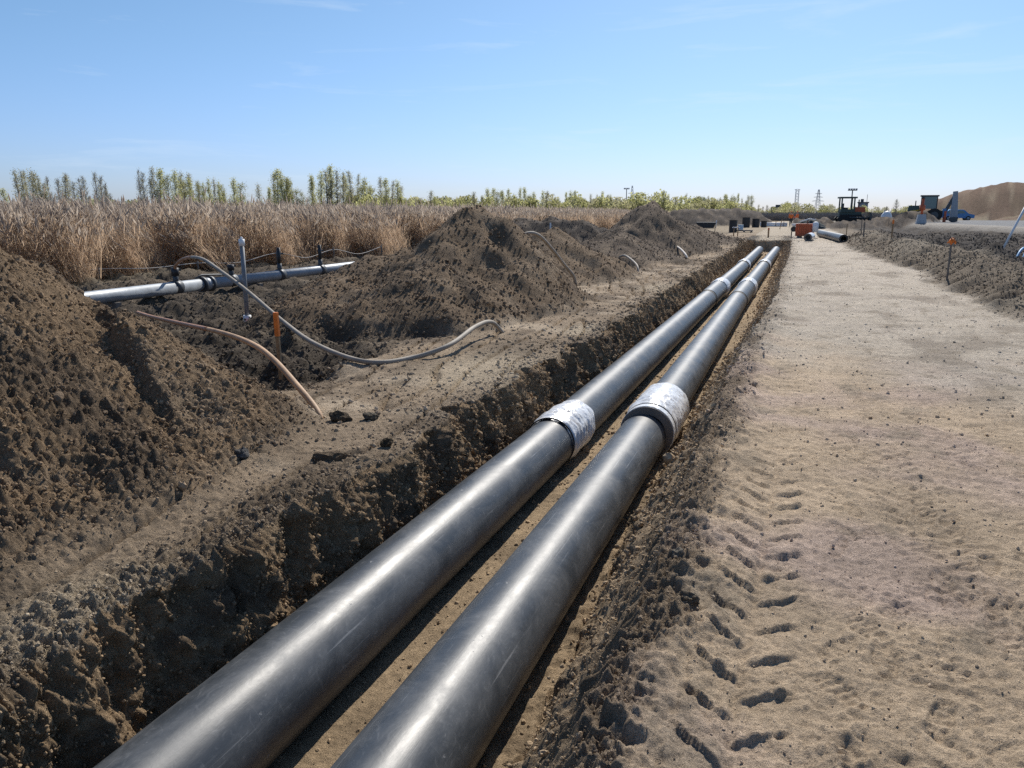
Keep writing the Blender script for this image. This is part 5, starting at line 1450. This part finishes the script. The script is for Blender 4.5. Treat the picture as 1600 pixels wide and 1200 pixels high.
fx, fy = 12.1, 88.0; fz = gz(fx, fy)
t = thing('post_footing', 'pale concrete footing carrying a thick rusty post beside the raised road', 'post footing', (fx, fy, fz))
b = MB(); b.box((0, 0, .38), (.95, .95, .95), taper=.72); b.build('footing', M['concrete'], t)
b = MB(); b.tube([(0, 0, .8), (0, 0, 2.45)], .12, 10); b.tube([(0, 0, 1.25), (0, 0, 1.75)], .26, 10); b.build('post', M['rust_orange'], t)
b = MB(); b.tube([(0, 0, 2.4), (0, 0, 2.55)], .16, 10); b.build('post_cap', M['dark_steel'], t)

# ---------------------------------------------------------------- far structures
def lattice(name, label, cat, x, y, h, base, top, arms, m='lattice', rz=0.3, th=.12):
    root = thing(name, label, cat, (x, y, 0), rz)
    def W_(z): return base + (top - base) * min(1, z / h * 1.02)
    for sx, sy in ((1, 1), (1, -1), (-1, 1), (-1, -1)):
        b = MB(); b.tube([(sx * base / 2, sy * base / 2, 0), (sx * top / 2, sy * top / 2, h)], th, 4); b.build('corner_leg', M[m], root)
    b = MB(); n = 9
    for i in range(n):
        z0, z1 = h * (i / n), h * ((i + 1) / n); a0, a1 = W_(z0) / 2, W_(z1) / 2
        for s in (-1, 1):
            b.tube([(-a0, s * a0, z0), (a1, s * a1, z1)], th * .6, 3); b.tube([(a0, s * a0, z0), (-a1, s * a1, z1)], th * .6, 3)
            b.tube([(s * a0, -a0, z0), (s * a1, a1, z1)], th * .6, 3)
    b.build('bracing', M[m], root)
    for z, L in arms:
        b = MB(); b.tube([(-L, 0, z), (0, 0, z + .35 * L ** .5), (L, 0, z)], th * .8, 4); b.tube([(-L, 0, z), (L, 0, z)], th * .8, 4); b.build('cross_arm', M[m], root)
    return root
lattice('power_pylon', 'power pylon with three cross arms left of the bulldozer', 'pylon', 15.7, 600, 17.5, 4.0, .7, ((9.5, 4.2), (12.2, 3.2), (14.6, 2.4)), th=.12)
lattice('lattice_mast', 'straight square lattice mast above the far workers', 'mast', 1.1, 450, 13.8, 1.7, 1.5, ((13.5, 1.5),), th=.08, rz=.2)
lattice('power_pylon', 'distant power pylon above the dark roof left of the pointed heap', 'pylon', -101.6, 520, 19.0, 3.6, .6, ((11, 3.4), (14, 2.6)), th=.10)
def floodmast(label, x, y, h):
    r = thing('floodlight_mast', label, 'floodlight mast', (x, y, 0), .2)
    b = MB(); b.tube([(0, 0, 0), (0, 0, h)], [.28, .18], 8); b.build('mast', M['dark_steel'], r)
    b = MB(); b.box((0, 0, h - .1), (3.0, .4, .25)); b.build('head_frame', M['dark_steel'], r)
    for s in (-1.2, -.4, .4, 1.2):
        b = MB(); b.box((s, -.3, h + .25), (.6, .35, .5)); b.build('floodlight', M['grey'], r)
floodmast('floodlight mast rising behind the bulldozer', 18.8, 300, 9.3)
floodmast('floodlight mast above the dark roof left of the pointed heap', -85.1, 420, 14.0)
def building(label, x0, x1, y, h, dep, name='far_building', wins=0, step=None):
    xc = (x0 + x1) / 2; w = x1 - x0
    r = thing(name, label, 'building', (xc, y, 0))
    b = MB(); b.box((0, 0, h / 2), (w, dep, h)); b.build('wall', M['far_wall'], r)
    b = MB(); b.box((0, 0, h + .2), (w + .8, dep + .8, .4)); rf = b.build('roof', M['far_roof'], r)
    if step:
        b = MB(); b.box((step[0], 0, h + step[2] / 2 + .35), (step[1], dep * .6, step[2])); b.build('roof_block', M['far_roof'], rf)
    for i in range(wins):
        b = MB(); b.box((-w / 2 + (i + .5) * w / wins, -dep / 2 - .02, h * .68), (w / wins * .5, .06, h * .25)); b.build('window', M['glass'], r)
building('long dark-roofed building behind the grove left of the pointed heap', -86, -60, 350, 5.4, 12, wins=8, step=(8, 6, 1.0))
building('low dark building behind the lattice mast', -9.5, -3.0, 400, 4.0, 8, wins=3, step=(-1, 2.2, .9))
building('long low shed roof on the horizon left of the bulldozer', 12, 26, 480, 2.4, 10, wins=5)
t = thing('silo_tower', 'squat grey concrete silo tower right of the bulldozer', 'silo', (31.6, 420, 0))
b = MB(); b.tube([(0, 0, 0), (0, 0, 6.2)], 2.3, 20); b.build('silo_wall', M['far_wall'], t)
b = MB(); b.box((0, 0, 6.4), (5.0, 4.6, .5)); b.build('silo_roof', M['far_roof'], t)
b = MB(); b.box((-.5, 0, 7.3), (1.3, 1.3, 1.5)); b.build('head_house', M['far_roof'], t)
b = MB(); b.tube([(1.6, 0, 6.4), (1.6, 0, 10.2)], .1, 5); b.build('mast', M['dark_steel'], t)
b = MB(); b.box((-3.4, 0, 1.3), (4.5, 5, 2.6)); b.build('side_shed', M['far_wall'], t)
